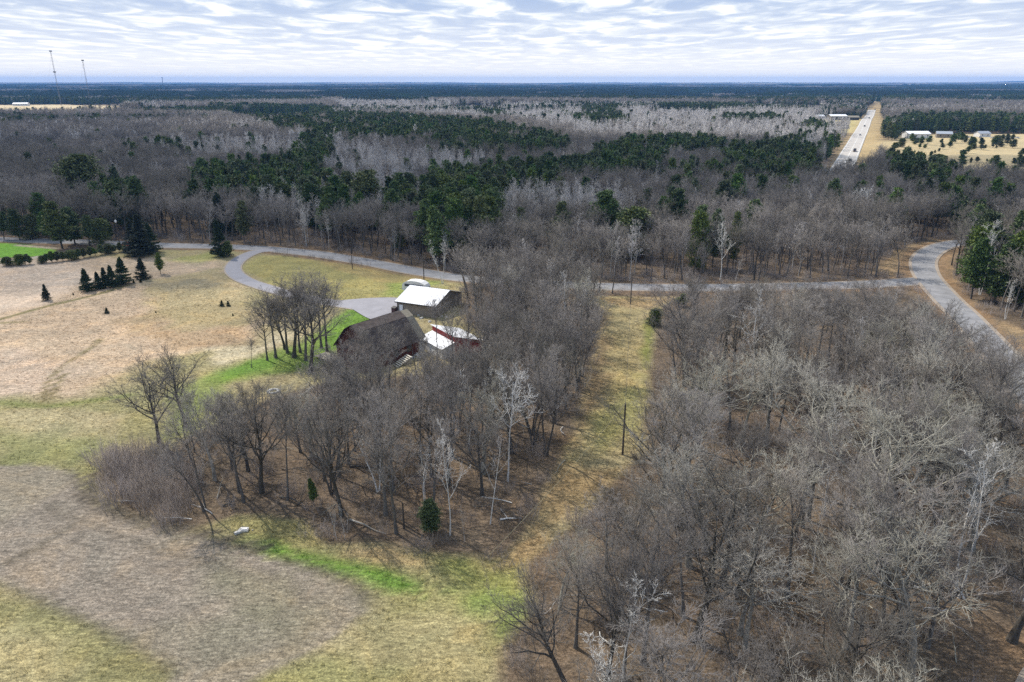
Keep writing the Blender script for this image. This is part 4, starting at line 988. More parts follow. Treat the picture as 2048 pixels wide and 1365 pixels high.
dk = ~asp & (rng.random(n) < .12+.75*sstep(.5, .6, fnoise(x, y, 70, 99, 3))); idx = np.where(dk, len(MID)+len(MIDA)+rng.integers(0, 2, n), idx)
sc = rng.uniform(.78, 1.12, n)*np.where(y > 215, .98, .92)
for q in np.nonzero(y < 230)[0]:
    px, py = topix(x[q], y[q]); sc[q] = cap(px, py, sc[q]*15)/15
small = sc < .22
sel = ~pine & ~small
scatter('bare_forest', allm[sel], idx[sel], sc[sel], C_mid, 'grey leafless forest filling the land beyond the road', 'forest')
# pines in the middle distance: the nearest ones are things
pp = allm[pine]; dd = np.hypot(pp[:, 0], pp[:, 1]); od = np.argsort(dd); pp = pp[od]
C_pine = proto_collection('pines_low', PINEL)
for k in range(min(170, len(pp))):
    X, Y = pp[k]; px, py = topix(X, Y, 8)
    zone = ('left of the big dark pine group' if px < 830 else 'in the big dark pine group in the middle' if px < 1000 else 'in the pine row right of the middle' if px < 1520 else 'beside the highway end' if px < 1850 else 'in the dark wood right of the bending road')
    hp = rng.uniform(12.5, 17.5); ml = mark_label(px, py, 'dark green pine', 'short' if hp < 14.5 else 'tall', MARKS_FAR)
    tree('forest_pine', PINE if rng.random() < .8 else PINEY, (X, Y), hp, ml or 'deep green pine standing '+zone, None if ml else 'dark pines '+zone, 'pine', w=1.1)
pr_ = pp[170:]
# far woods
P3 = jgrid(-1650, 1650, 520, 2000, 8.0, .47, 11)
x, y = P3[:, 0], P3[:, 1]
P3 = P3[inview(x, y, 170)]; P3 = P3[clear_of_things(P3[:, 0], P3[:, 1])]
x, y = P3[:, 0], P3[:, 1]
pine, asp = species(x, y, 4)
d = np.hypot(x, y)
pine |= (fnoise(x*.5, y, 200, 66, 3) > .56) & (d > 900) & (rng.random(len(x)) < .42)
op = (fnoise(x, y, 300, 68, 3) > .68) & (d > 1000) & (rng.random(len(x)) < .85)
n = len(x); s = rng.uniform(.85, 1.25, n)
C_low = proto_collection('wood_low', LOW+LOWA+LOWD)
idx = np.where(asp, len(LOW)+rng.integers(0, len(LOWA), n), rng.integers(0, len(LOW), n))
dk = ~asp & (rng.random(n) < .08+.8*sstep(.5, .58, fnoise(x*.5, y, 150, 99, 3))); idx = np.where(dk, len(LOW)+len(LOWA)+rng.integers(0, 2, n), idx)
sel = ~pine & ~op
# two stems per spot so the canopy closes
xx = np.vstack([P3[sel], P3[sel]+rng.uniform(-4, 4, (sel.sum(), 2))]); xx = xx
scatter('far_bare_forest', xx, np.tile(idx[sel], 2), np.tile(s[sel], 2), C_low, 'pale leafless forest in the distance', 'forest')
sp_ = pine & ~op
allp = np.vstack([pr_, P3[sp_], P3[sp_]+rng.uniform(-4, 4, (sp_.sum(), 2))])
scatter('far_pine_forest', allp, rng.choice([0, 1, 3, 0, 2, 3], len(allp)), rng.uniform(.75, 1.12, len(allp)), C_pine, 'dark pine stands between the bare woods in the distance', 'forest')
print('mid', len(allm), 'far', len(xx), 'pines', len(allp))

# patches of wood for 2 to 8 km: many small crowns per patch
def patch(seed, size, n, h, m, cone=False, w=3.5):
    g = np.random.default_rng(seed); A = Acc()
    c = g.uniform(-size/2, size/2, (n, 2)); k = 6
    hh = h*g.uniform(.75, 1.15, n); ww = w*g.uniform(.7, 1.3, n)
    an = np.arange(k)*2*math.pi/k
    prof = [(0.35, 0.1), (1.0, 0.45), (.8, .75), (.0, 1.0)] if not cone else [(1.0, .1), (.7, .5), (.35, .8), (0, 1.0)]
    V = []
    for rr, zz in prof:
        j = g.uniform(.7, 1.3, (n, k))
        V.append(np.stack([c[:, 0, None]+np.cos(an)*ww[:, None]*rr*j, c[:, 1, None]+np.sin(an)*ww[:, None]*rr*j, np.broadcast_to((hh*zz)[:, None], (n, k))], -1))
    V = np.stack(V, 1); I = np.arange(n*4*k).reshape(n, 4, k); a = I[:, :-1]; b = I[:, 1:]
    Q = np.stack([a, np.roll(a, -1, 2), np.roll(b, -1, 2), b], -1).reshape(-1, 4)
    A.add(V.reshape(-1, 3), Q); return A.mesh('patch', [m])
M['far_bare'] = mat('far_bare_crowns', (0.13, 0.115, 0.105), 1, .3, .25, rnd=.35, col2=(0.26, 0.235, 0.21))
M['far_pine'] = mat('far_pine_crowns', (0.018, 0.034, 0.016), 1, .3, .25, rnd=.35, col2=(0.036, 0.062, 0.028))
C_patch = proto_collection('wood_patch', [patch(1, 44, 46, 14, M['far_bare'], w=4), patch(2, 44, 46, 14, M['far_bare'], w=4), patch(3, 44, 60, 16, M['far_pine'], True, w=3.2), patch(4, 44, 60, 17, M['far_pine'], True, w=3.2)])
P4 = jgrid(-5800, 5800, 2000, 8000, 46, .3, 13); x, y = P4[:, 0], P4[:, 1]
P4 = P4[inview(x, y, 40)]; x, y = P4[:, 0], P4[:, 1]; d = np.hypot(x, y)
nf = fnoise(x, y, 420, 77, 4); keep = nf < .575
f2 = fnoise(x*.45, y, 500, 81, 4); pn = (f2 > .44) | (y < 3300)&(rng.random(len(x)) < .7)
P4 = P4[keep]; pn = pn[keep]; n = len(P4)
scatter('distant_forest', P4, np.where(pn, 2, 0)+rng.integers(0, 2, n), rng.uniform(.9, 1.2, n), C_patch, 'dark distant forest in bands below the horizon', 'forest')
print('patches', n)

# undergrowth and thicket
C_br = proto_collection('brush_kinds', BRUSH)
P5 = jgrid(-120, 160, 25, 200, 2.6, .48, 17); x, y = P5[:, 0], P5[:, 1]
k5 = inview(x, y, 5) & clear_of_things(x, y, -1.2) & (rng.random(len(x)) < .45); P5 = P5[k5]
P5b = jgrid(-230, 230, 176, 262, 3.6, .48, 18); x, y = P5b[:, 0], P5b[:, 1]; P5b = P5b[inview(x, y, 5) & clear_of_things(x, y, -1.0)]; P5 = np.vstack([P5, P5b])
scatter('undergrowth', P5, rng.integers(0, 3, len(P5)), rng.uniform(.4, .95, len(P5)), C_br, 'low leafless brush under the bare trees', 'undergrowth')
tx0, ty0 = THICKET.min(0); tx1, ty1 = THICKET.max(0)
P6 = jgrid(tx0, tx1, ty0, ty1, 1.35, .48, 19); P6 = P6[poly_sd(THICKET, P6[:, 0], P6[:, 1])+(fnoise(P6[:, 0], P6[:, 1], 4, 5, 2)-.5)*5 > 0]; P6 = P6[rng.random(len(P6)) < .8]
scatter('thicket', P6, rng.integers(0, 2, len(P6)), rng.uniform(.4, 1.25, len(P6)), C_br, 'dense round thicket of brown grey saplings at the field corner', 'thicket')
# ---------------------------------------------------------------- buildings
def frame(Lp, Rp):
    a = np.array(G(*Lp)); b = np.array(G(*Rp)); w = float(np.linalg.norm(b-a)); return a, math.atan2(b[1]-a[1], b[0]-a[0]), w
M['red'] = mat('weathered_red_siding', (0.075, 0.020, 0.015), .9, .2, .8, col2=(0.12, 0.034, 0.025), stretch=(5, 5, .6), detail=6)
M['red_bright'] = mat('red_siding', (0.24, 0.015, 0.015), .7, .15, 1.0, col2=(0.30, 0.03, 0.025), stretch=(5, 5, .6))
M['shingle'] = mat('dark_shingles', (0.050, 0.038, 0.034), .95, .2, 1.1, col2=(0.115, 0.090, 0.080), stretch=(1, 1, 3), detail=6)
M['shingle_tan'] = mat('tan_shingles', (0.20, 0.175, 0.13), .95, .2, 2.0, col2=(0.28, 0.25, 0.195), detail=6)
M['white_metal'] = mat('white_metal_roofing', (0.80, 0.81, 0.84), .35, .03, .6, spec=.6)
M['white_wall'] = mat('white_painted_wall', (0.66, 0.66, 0.66), .7, .06, 1.5)
M['siding'] = mat('brown_beige_siding', (0.20, 0.175, 0.145), .8, .12, 1.0, col2=(0.25, 0.22, 0.185), stretch=(1, 1, 6))
M['siding_dark'] = mat('darkened_siding', (0.13, 0.115, 0.10), .85, .12, 1.0, col2=(0.165, 0.15, 0.13), stretch=(1, 1, 6))  # siding darkened for the garage gable's shade side; reused on the farm house
M['trim'] = mat('dark_trim', (0.05, 0.045, 0.04), .7)
M['door_white'] = mat('white_door', (0.75, 0.78, 0.82), .5, .04)
M['glass'] = mat('window_glass', (0.03, 0.04, 0.05), .12, .05)
M['wood'] = mat('grey_deck_wood', (0.30, 0.27, 0.22), .9, .2, 2.0, stretch=(1, 6, 1))
M['wood_pale'] = mat('pale_wood', (0.52, 0.49, 0.42), .9, .15, 2.0)
M['pole'] = mat('pole_wood', (0.075, 0.062, 0.05), .9, .2, 2.0)
M['stone_white'] = mat('white_stone', (0.50, 0.49, 0.47), .9, .25, 2.5, bump=.05)
M['steel'] = mat('dark_steel', (0.05, 0.05, 0.055), .5)
M['grey_metal'] = mat('grey_metal_roof', (0.30, 0.33, 0.38), .45, .06)
M['tyre'] = mat('tyre_rubber', (0.02, 0.02, 0.02), .9)

def wall_frame(o, x, w, z0, h, y, m='glass', nm='window', wm='white_wall'):
    f = MB(); e = .09
    f.box(x-e, x+w+e, y-.07, y+.02, z0-e, z0); f.box(x-e, x+w+e, y-.07, y+.02, z0+h, z0+h+e); f.box(x-e, x, y-.07, y+.02, z0, z0+h); f.box(x+w, x+w+e, y-.07, y+.02, z0, z0+h)
    if nm == 'window': f.box(x+w/2-.03, x+w/2+.03, y-.06, y+.02, z0, z0+h)
    fo = f.build(nm, M[wm] if nm == 'window' else M['trim'], o)
    MB().box(x, x+w, y-.03, y+.01, z0, z0+h).build('pane' if nm == 'window' else 'panel', M[m], fo)
    if nm == 'door': MB().box(x+w-.16, x+w-.08, y-.09, y-.03, z0+h*.45, z0+h*.5).build('handle', M['steel'], fo)
    return fo

# red barn-like house with a gambrel roof
a, rz, wd = frame((675, 716), (747, 741))
print('barn', a, wd)
bz = float(terrain(a[0], a[1]))
o = thing('gambrel_house', 'dark red house with steep dark gambrel roof half hidden by bare trees', 'house', (a[0], a[1], bz), rz)
BW, BL = wd, 11.8
k_ = BW/10
prof = [(0, 2.8), (3.3*k_, 6.6), (5*k_, 7.6), (6.7*k_, 6.6), (BW, 2.8)]
MB().prism_y([(0, -.5), (0, 2.8), (3.3*k_, 6.6), (5*k_, 7.6), (6.7*k_, 6.6), (BW, 2.8), (BW, -.5)][::-1], 0, BL).build('wall', M['red'], o)
for i in range(4):
    (x0, z0), (x1, z1) = prof[i], prof[i+1]
    n_ = np.array((-(z1-z0), 0, x1-x0)); n_ = n_/np.linalg.norm(n_)
    d_ = np.array((x1-x0, 0, z1-z0)); d_ /= np.linalg.norm(d_)
    e0 = .45 if i == 0 else 0; e1 = .45 if i == 3 else 0
    p0 = np.array((x0, 0, z0))-d_*e0+n_*.02; p1 = np.array((x1, 0, z1))+d_*e1+n_*.02
    P = [(p0[0], -.5, p0[2]), (p1[0], -.5, p1[2]), (p1[0], BL+.02, p1[2]), (p0[0], BL+.02, p0[2])]
    MB().slab(P, n_, .14).build('roof_slope', M['shingle'], o)
MB().prism_y([(.25, -.5), (.25, 2.7), (3.35*k_, 6.3), (5*k_, 7.2), (6.65*k_, 6.3), (BW-.2, 2.7), (BW-.2, -.5)][::-1], BL, BL+1.6).build('rear_wing', M['white_wall'], o)
for i in range(4):
    (x0, z0), (x1, z1) = [(q[0]*.98+.1, q[1]-.15) for q in (prof[i], prof[i+1])]
    n_ = np.array((-(z1-z0), 0, x1-x0)); n_ = n_/np.linalg.norm(n_)
    MB().slab([(x0, BL+.03, z0), (x1, BL+.03, z1), (x1, BL+2.0, z1), (x0, BL+2.0, z0)], n_, .12).build('rear_roof_slope', M['shingle_tan'], o)
MB().box(BW*.42, BW-.1, -1.9, -.003, -.5, 3.9).build('front_bay', M['red'], o)
MB().slab([(BW*.42-.25, -2.2, 3.9), (BW+.15, -2.2, 3.9), (BW+.15, -.01, 4.9), (BW*.42-.25, -.01, 4.9)], (0, -.41, .91), .1).build('bay_roof', M['shingle'], o)
d = MB(); d.prism_y([(-.3, 3.3), (-.3, 4.6), (.7, 5.3), (1.7, 4.6), (1.7, 3.3)], 6.3, 8.2); do = d.build('dormer', M['red'], o)
MB().slab([(-.5, 6.1, 4.5), (.7, 6.1, 5.35), (.7, 8.4, 5.35), (-.5, 8.4, 4.5)], (-.58, 0, .81), .09).build('dormer_roof', M['shingle_tan'], do)
MB().slab([(.7, 6.1, 5.35), (1.9, 6.1, 4.5), (1.9, 8.4, 4.5), (.7, 8.4, 5.35)], (.58, 0, .81), .09).build('dormer_roof', M['shingle'], do)
wall_frame(o, 1.6, 1.0, 1.2, 1.2, 0, wm='trim'); wall_frame(o, BW*.6, 1.1, 1.3, 1.2, -1.9, wm='trim')
for yy_ in (2.6, 5.4, 8.6):
    f = MB().box(BW-.01, BW+.05, yy_-.08, yy_+1.0, 1.05, 2.25).build('window', M['trim'], o)
    MB().box(BW+.02, BW+.07, yy_, yy_+.92, 1.13, 2.17).build('pane', M['glass'], f)
# deck in front of the house
dk = thing('wooden_deck', 'weathered wooden deck with pale railings in front of the red gable', 'deck', (a[0], a[1], bz), rz)
for i in range(12): MB().box(-3.2+i*.52, -3.2+i*.52+.49, -3.0, -.15, .5, .56).build('plank', M['wood'], dk)
for (p, q) in (((-3.2, -3.0), (3.0, -3.0)), ((-3.2, -3.0), (-3.2, -.2))):
    MB().bar((*p, 1.5), (*q, 1.5), .05, 4).build('rail', M['wood_pale'], dk); MB().bar((*p, 1.0), (*q, 1.0), .035, 4).build('rail', M['wood_pale'], dk)
for p in ((-3.2, -3.0), (-1.2, -3.0), (1.0, -3.0), (3.0, -3.0), (-3.2, -.3)): MB().box(p[0]-.06, p[0]+.06, p[1]-.06, p[1]+.06, -.3, 1.55).build('post', M['wood_pale'], dk)
# steps at the right of the house
sa = G(812, 722)
st = thing('wooden_steps', 'pale wooden steps going down beside the right end of the red house', 'steps', (sa[0], sa[1], float(terrain(*sa))), R(-52))
for i in range(8): MB().box(0, 1.9, -i*.42, -i*.42+.3, 1.35-i*.18, 1.42-i*.18).build('step', M['wood_pale'], st)
MB().bar((-.05, .2, 1.35), (-.05, -3.2, -.1), .07, 4).build('stringer', M['wood'], st); MB().bar((1.95, .2, 1.35), (1.95, -3.2, -.1), .07, 4).build('stringer', M['wood'], st)
MB().bar((-.05, .2, 2.3), (-.05, -3.2, .85), .04, 4).build('handrail', M['wood_pale'], st)

# garage
a2, rz2, w2 = frame((795.5, 625), (871, 636)); print('garage', a2, w2)
gz_ = float(terrain(*a2))
o = thing('garage', 'beige garage with bright white metal roof and white side door', 'garage', (a2[0], a2[1], gz_), rz2)
GD, GH, GR = 12.5, 2.9, 2.0
V = MB(); V.add([(0, 0, -.5), (w2, 0, -.5), (w2, GD, -.5), (0, GD, -.5), (0, 0, GH), (w2, 0, GH), (w2, GD, GH), (0, GD, GH), (0, GD/2, GH+GR), (w2, GD/2, GH+GR)],
             [(0, 1, 5, 4), (2, 3, 7, 6), (1, 2, 6, 9, 5), (3, 0, 4, 8, 7), (0, 3, 2, 1)])
V.build('wall', M['siding'], o)
MB().slab([(w2+.003, .1, GH-.1), (w2+.003, GD-.1, GH-.1), (w2+.003, GD/2, GH+GR-.1)], (1, 0, 0), .03).build('gable_shade_panel', M['siding_dark'], o)  # overlay that puts the gable's shade into a darker siding colour
nl = math.hypot(GD/2, GR); 
for s_ in (0, 1):
    y0 = -.45 if s_ == 0 else GD+.45; z0 = GH-.45*GR/(GD/2)
    n_ = (0, -GR/nl if s_ == 0 else GR/nl, GD/2/nl)
    P = [(-.4, y0, z0+.03), (w2+.4, y0, z0+.03), (w2+.4, GD/2, GH+GR+.03), (-.4, GD/2, GH+GR+.03)]
    if s_: P = P[::-1]
    ro = MB().slab(P, n_, .08).build('roof_slope', M['white_metal'], o)
    rb = MB()
    for i in range(int((w2+.8)/.6)+1):
        x = -.38+i*.6; rb.bar((x, y0, z0+.13), (x, GD/2, GH+GR+.13), .025, 4)
    rb.build('roof_ribs', M['white_metal'], ro)['kind'] = 'stuff'
MB().box(-.42, w2+.42, -.5, -.44, GH-.36, GH-.14).build('fascia', M['trim'], o)
wall_frame(o, .5, 1.0, .0, 2.1, 0, 'door_white', 'door')
MB().box(0, .12, -.03, -.002, -.4, GH-.1).build('corner_trim', M['trim'], o); MB().box(-.09, -.002, 0.002, .12, -.4, GH-.1).build('corner_trim', M['trim'], o)
q = thing('wood_bin', 'dark red brown bin beside the garage corner', 'bin', (a2[0], a2[1], gz_), rz2)
MB().box(-1.1, -.15, -.9, .1, -.3, 1.25).build('box', mat('bin_red', (0.07, 0.03, 0.025), .8), q); MB().slab([(-1.2, -1.0, 1.25), (-.08, -1.0, 1.25), (-.08, .2, 1.4), (-1.2, .2, 1.4)], (0, 0, 1), .06).build('lid', M['trim'], q)
# white round roofed camper behind the garage
c2 = G(833, 586); cz = float(terrain(*c2))
o = thing('camper_trailer', 'white round roofed camper trailer parked behind the garage', 'camper', (c2[0], c2[1], cz), rz2+.05)
pr = [(-3.4, .6), (-3.4, 1.9), (-3.0, 2.5), (-2.0, 3.0), (-.7, 3.2), (.7, 3.2), (2.0, 3.0), (3.0, 2.5), (3.4, 1.9), (3.4, .6)]
MB().prism_y(pr, -1.2, 1.2).build('body', M['white_wall'], o)
MB().box(-2.6, 2.6, -1.26, -1.203, 1.75, 2.35).build('window_band', M['glass'], o)
for sx in (-.6, .6): MB().bar((sx, -1.3, .35), (sx, -1.1, .35), .36, 12).build('wheel', M['tyre'], o)
MB().bar((-3.4, 0, .6), (-4.8, 0, .55), .06, 4).build('hitch', M['steel'], o)
# clerestory shed
e0 = np.array(G(838.6, 674, 2.1)); e1 = np.array(G(883, 699, 2.1)); wS = float(np.linalg.norm(e1-e0)); rs = math.atan2(*(e1-e0)[::-1]); print('shed', e0, wS)
sz_ = float(terrain(*e0))
o = thing('clerestory_shed', 'red shed with two white metal roofs at different heights', 'shed', (e0[0], e0[1], sz_), rs)
MB().prism_y([(-.5, -.4), (2.1, -.4), (2.9, 2.8), (2.9, 2.8)][:3], 0, 0) if False else None
v = MB(); v.add([(.2, .2, -.5), (wS-.2, .2, -.5), (wS-.2, 3.0, -.5), (.2, 3.0, -.5), (.2, .2, 2.05), (wS-.2, .2, 2.05), (wS-.2, 3.0, 2.85), (.2, 3.0, 2.85)], [(0, 1, 5, 4), (1, 2, 6, 5), (2, 3, 7, 6), (3, 0, 4, 7), (4, 5, 6, 7), (0, 3, 2, 1)]); v.build('lower_wall', M['white_wall'], o)
MB().slab([(0, 0, 2.1), (wS, 0, 2.1), (wS, 3.0, 3.0), (0, 3.0, 3.0)], (0, -.29, .96), .07).build('lower_roof', M['white_metal'], o)
v = MB(); v.add([(.0, 3.01, -.5), (wS, 3.01, -.5), (wS, 9.0, -.5), (0, 9.0, -.5), (0, 3.01, 4.15), (wS, 3.01, 4.15), (wS, 9.0, 2.3), (0, 9.0, 2.3)], [(0, 1, 5, 4), (1, 2, 6, 5), (2, 3, 7, 6), (3, 0, 4, 7), (4, 5, 6, 7), (0, 3, 2, 1)]); v.build('upper_wall', M['red_bright'], o)
MB().slab([(-.3, 2.7, 4.27), (wS+.3, 2.7, 4.27), (wS+.3, 9.4, 2.2), (-.3, 9.4, 2.2)], (0, .295, .955), .07).build('upper_roof', M['white_metal'], o)

# rocks, fire ring, slab, logs
def rock(px, py, r, label, sd, m='stone_white'):
    x, y = G(px, py); b = MB().blob((0, 0, 0), (r, r*.8, r*.55), sd, .45, 8, 5)
    ob = b.build('rock', M[m]); ob.location = (x, y, float(terrain(x, y))+r*.2); ob.rotation_euler = (0, 0, sd); ob['label'] = label; ob['category'] = 'rock'; ob['group'] = label.replace('pale rock', 'pale rocks'); return ob
rr_ = random.Random(4)
for i in range(16): rock(668+rr_.random()*50, 722+rr_.random()*14, .25+.3*rr_.random(), 'pale rock in the rubble in front of the deck', i)
for i in range(12): rock(672+rr_.random()*34, 744+rr_.random()*8, .25+.3*rr_.random(), 'pale rock in the lower row below the red house', i+30)
for i in range(12): rock(835+rr_.random()*60, 628+rr_.random()*16, .25+.3*rr_.random(), 'pale rock on the lawn below the garage', i+60)
for i in range(8): rock(822+rr_.random()*25, 706+rr_.random()*10, .3+.35*rr_.random(), 'pale rock beside the wooden steps', i+80)
x, y = G(547, 783)
o = thing('fire_ring', 'ring of white stones on the grass left of the red house', 'fire ring', (x, y, float(terrain(x, y))))
for i in range(12):
    an = i*math.pi/6; b = MB().blob((math.cos(an)*.85, math.sin(an)*.85, .15), (.27, .22, .2), i, .3, 7, 4); b.build('stone', M['stone_white'], o)
x, y = G(484, 1062)
o = thing('concrete_slab', 'white broken slab lying on the grass beside the ploughed field', 'slab', (x, y, float(terrain(x, y))), .15, scale=(.62, .62, .62))
MB().slab([(-.95, -.75, .0), (-.2, -.62, .0), (.1, -.3, 0), (1.15, -.35, .0), (1.2, .7, .0), (-.3, .95, .0), (-.55, .4, 0)], (0, 0, 1), .42).build('slab_body', M['stone_white'], o)
MB().slab([(-.1, -.2, .42), (.95, -.1, .42), (1.0, .4, .42), (.1, .45, .42)], (.05, 0, 1), .14).build('top_plate', mat('bright_stone', (.68, .67, .66), .8, .15, 2), o)
MB().slab([(-1.3, -.8, .0), (-.9, -1.0, .0), (-.55, -.7, 0), (-.8, -.3, .0)], (0, 0, 1), .5).build('broken_piece', M['stone_white'], o)
MB().blob((1.9, .1, .1), (.16, .16, .14), 3, .3, 6, 4).build('stone', M['stone_white'], o)
def log(p, q, r, label, m, z=.15, stubs=2):
    a_ = np.array(G(*p)); b_ = np.array(G(*q)); zz_ = float(terrain(*a_))
    o = thing('fallen_log', label, 'log', (a_[0], a_[1], zz_))
    d_ = b_-a_; b = MB(); L_ = np.linalg.norm(d_); g = random.Random(int(p[0])); P = [np.array((0, 0, z))]
    for k in range(1, 6): P.append(np.array((d_[0]*k/5+g.uniform(-.15, .15), d_[1]*k/5+g.uniform(-.15, .15), z+g.uniform(0, .25))))
    for k in range(5): b.bar(P[k], P[k+1], r*(1-.13*k), 7, r*(1-.13*(k+1)))
    b.build('log_trunk', M[m], o)
    for k in range(stubs):
        s0 = P[2+k]; MB().bar(s0, s0+np.array((g.uniform(-1, 1), g.uniform(-1, 1), g.uniform(.4, 1.1))), r*.4, 5, .02).build('branch_stub', M[m], o)
log((1820, 1178), (1862, 1188), .13, 'pale fallen birch log near the large leaning birch', 'birch')
log((1845, 1222), (1905, 1228), .09, 'thin pale fallen stem below the birch log', 'birch', 0.1, 1)
log((628, 915), (668, 952), .24, 'thick broken pale limb lying left of the big oak', 'bark_pale', .5)
log((445, 1013), (474, 1004), .14, 'short dark log on the grass above the white slab', 'bark_dark', .1, 1)
log((700, 935), (770, 940), .16, 'dark fallen trunk behind the big oak', 'bark_dark')
log((1000, 1042), (1040, 1040), .12, 'pale fallen stem at the right front of the middle wood', 'birch', .1, 1)
log((700, 1040), (770, 1070), .12, 'grey fallen branch behind the pale saplings', 'bark_pale')
log((560, 995), (610, 1010), .13, 'dark fallen branch left of the juniper', 'bark_dark')
log((1130, 925), (1108, 955), .1, 'fallen stem at the lane side of the middle wood', 'bark_pale')

# poles, posts, wires
def pole(px, py, pyt, label, r=.13, nm='utility_pole', arm=True, lamp=False):
    x, y = G(px, py); h = top_height(px, py, pyt); z = float(terrain(x, y))
    o = thing(nm, label, 'pole', (x, y, z))
    MB().bar((0, 0, -.4), (0, 0, h), r, 8, r*.7).build('post', M['pole'], o)
    if arm:
        MB().bar((-.45, 0, h-.3), (.45, 0, h-.3), .05, 4).build('crossarm', M['pole'], o)
        for sx in (-.4, .4): MB().bar((sx, 0, h-.25), (sx, 0, h-.05), .05, 6).build('insulator', M['stone_white'], o)
    if lamp: MB().blob((0, 0, h+.1), (.35, .35, .5), 1, .05, 8, 5).build('lamp_head', M['white_wall'], o)
    return np.array((x, y, z+h))
p1 = pole(1245, 912, 810, 'dark bare utility pole standing in the grassy lane', .16, arm=False)
p2 = pole(1261, 608, 545, 'utility pole where the grassy lane meets the road', .15)
p3 = pole(705, 540, 511, 'short dark pole inside the driveway loop', .13, arm=False)
p4 = pole(240, 492, 443, 'pole with a white top beside the road at left', .16, arm=False, lamp=True)
pole(808, 1058, 1006, 'short dark snag post in front of the middle wood', .14, 'snag_post', False)
pole(848, 560, 500, 'dark pole beside the road above the garage', .14, arm=False)
def wire(A, B, sag, label, r=.02, m='steel'):
    c = MB(); n = 16; P = [A+(B-A)*t-np.array((0, 0, sag*4*t*(1-t))) for t in np.linspace(0, 1, n+1)]
    for i in range(n): c.bar(P[i], P[i+1], r, 4)
    ob = c.build('overhead_wire', M[m]); ob['label'] = label; ob['category'] = 'wire'
M['wire'] = mat('sunlit_wire', (.45, .38, .22), .5)  # sunlit gleam of the wire put into its colour
wire(p1, p2, 1.2, 'overhead wire between the lane pole and the roadside pole')
wire(np.array((*G(975, 1118), .3)), p1, .6, 'thin bright wire running from the lane pole down to the field edge', .03, 'wire')
x, y = G(501, 493)
o = thing('mailbox', 'black mailbox on a post at the driveway mouth', 'mailbox', (x, y, float(terrain(x, y))))
MB().box(-.06, .06, -.06, .06, -.2, 1.1).build('post', M['pole'], o); mb = MB(); mb.prism_y([(-.22, 1.1), (-.22, 1.35), (-.12, 1.5), (.12, 1.5), (.22, 1.35), (.22, 1.1)], -.35, .35); mb.build('box', M['steel'], o)
# yellow marker sign right of the bend
x, y = G(1914, 548)
o = thing('yellow_sign', 'small yellow marker sign on the verge right of the bend', 'sign', (x, y, float(terrain(x, y))))
M['yellow'] = mat('yellow_paint', (.75, .45, .03), .6)
MB().box(-.04, .04, -.04, .04, -.2, 1.3).build('post', M['steel'], o)
for s_ in (-1, 1): MB().slab([(s_*.08, -.06, 1.1), (s_*.55, -.06, 1.35), (s_*.55, -.06, 1.7), (s_*.08, -.06, 1.45)][::s_], (0, 1, 0), .03).build('plate', M['yellow'], o)

# vehicles
def car(x, y, rz_, label, col, kind='parked_car', cat='car', z=None, big=1.0, L_=4.6):
    z = float(terrain(x, y)) if z is None else z
    o = thing(kind, label, cat, (x, y, z), rz_, scale=(big, big, big))
    paint = M.get('paint_'+col[0]) or mat('car_paint_'+col[0], col[1], .35); M['paint_'+col[0]] = paint
    h = L_/2; b = MB(); b.prism_y([(0, 0)], 0, 0) if False else None
    prof = [(-h, .35), (-h, .85), (-h+.9, .98), (h-.9, 1.0), (h-.05, .85), (h, .35)]
    v = MB(); v.add([(-.9, p[0], p[1]) for p in prof]+[(.9, p[0], p[1]) for p in prof], [tuple(range(6)), tuple(range(6, 12))[::-1]]+[((i+1) % 6, i, 6+i, 6+(i+1) % 6) for i in range(6)]); v.build('body', paint, o)
    v = MB(); v.add([(-.82, -h+.8, .97), (.82, -h+.8, .97), (.82, h-1.2, .97), (-.82, h-1.2, .97), (-.65, -h+1.3, 1.5), (.65, -h+1.3, 1.5), (.65, h-1.9, 1.5), (-.65, h-1.9, 1.5)], [(0, 1, 5, 4), (1, 2, 6, 5), (2, 3, 7, 6), (3, 0, 4, 7)]); v.build('window_glass', M['glass'], o)
    MB().box(-.66, .66, -h+1.28, h-1.88, 1.48, 1.56).build('roof', paint, o)
    for sx in (-1, 1):
        for sy in (-1, 1): MB().bar((sx*.72, sy*(h-.9), .33), (sx*.93, sy*(h-.9), .33), .33, 12).build('wheel', M['tyre'], o)
    for sx in (-.6, .6):
        MB().box(sx-.15, sx+.15, -h-.02, -h+.05, .6, .78).build('headlight', M['white_wall'], o)
        MB().box(sx-.15, sx+.15, h-.05, h+.02, .6, .75).build('tail_light', M['red_bright'], o)
    return o
hz_rot = math.atan2(hd[1], hd[0])-math.pi/2
def onhwy(px, py): 
    p = np.array(G(px, py)); t = np.dot(p-HWY[0], hd); lat = float(np.dot(p-HWY[0], hn)); return HWY[0]+hd*t+hn*max(-5, min(5, lat))
for px, py, l, c, bg in ((1700, 324, 'nearest dark car on the highway', ('black', (.015, .015, .02)), 1.1), (1720, 272, 'light car in the left highway lane', ('silver', (.35, .36, .38)), 1.0), (1729, 254, 'small dark car halfway up the highway', ('darkblue', (.02, .025, .04)), 1.1),
                         (1738, 239, 'dark car further up the highway', ('black', (.015, .015, .02)), 1.1), (1750, 221, 'farthest dark car at the highway crest', ('black', (.015, .015, .02)), 1.3)):
    p = onhwy(px, py); car(p[0], p[1], hz_rot, l, c, 'moving_car', 'car', float(terrain(*p))+.45, bg)
p = onhwy(1709, 305)
o = car(p[0], p[1], hz_rot, 'dark pickup truck with a pale load on the highway', ('maroon', (.05, .02, .02)), 'pickup_truck', 'truck', float(terrain(*p))+.45, 1.25, 5.6)
MB().box(-.8, .8, -.2, 2.6, 1.0, 1.9).build('load', M['wood_pale'], o)
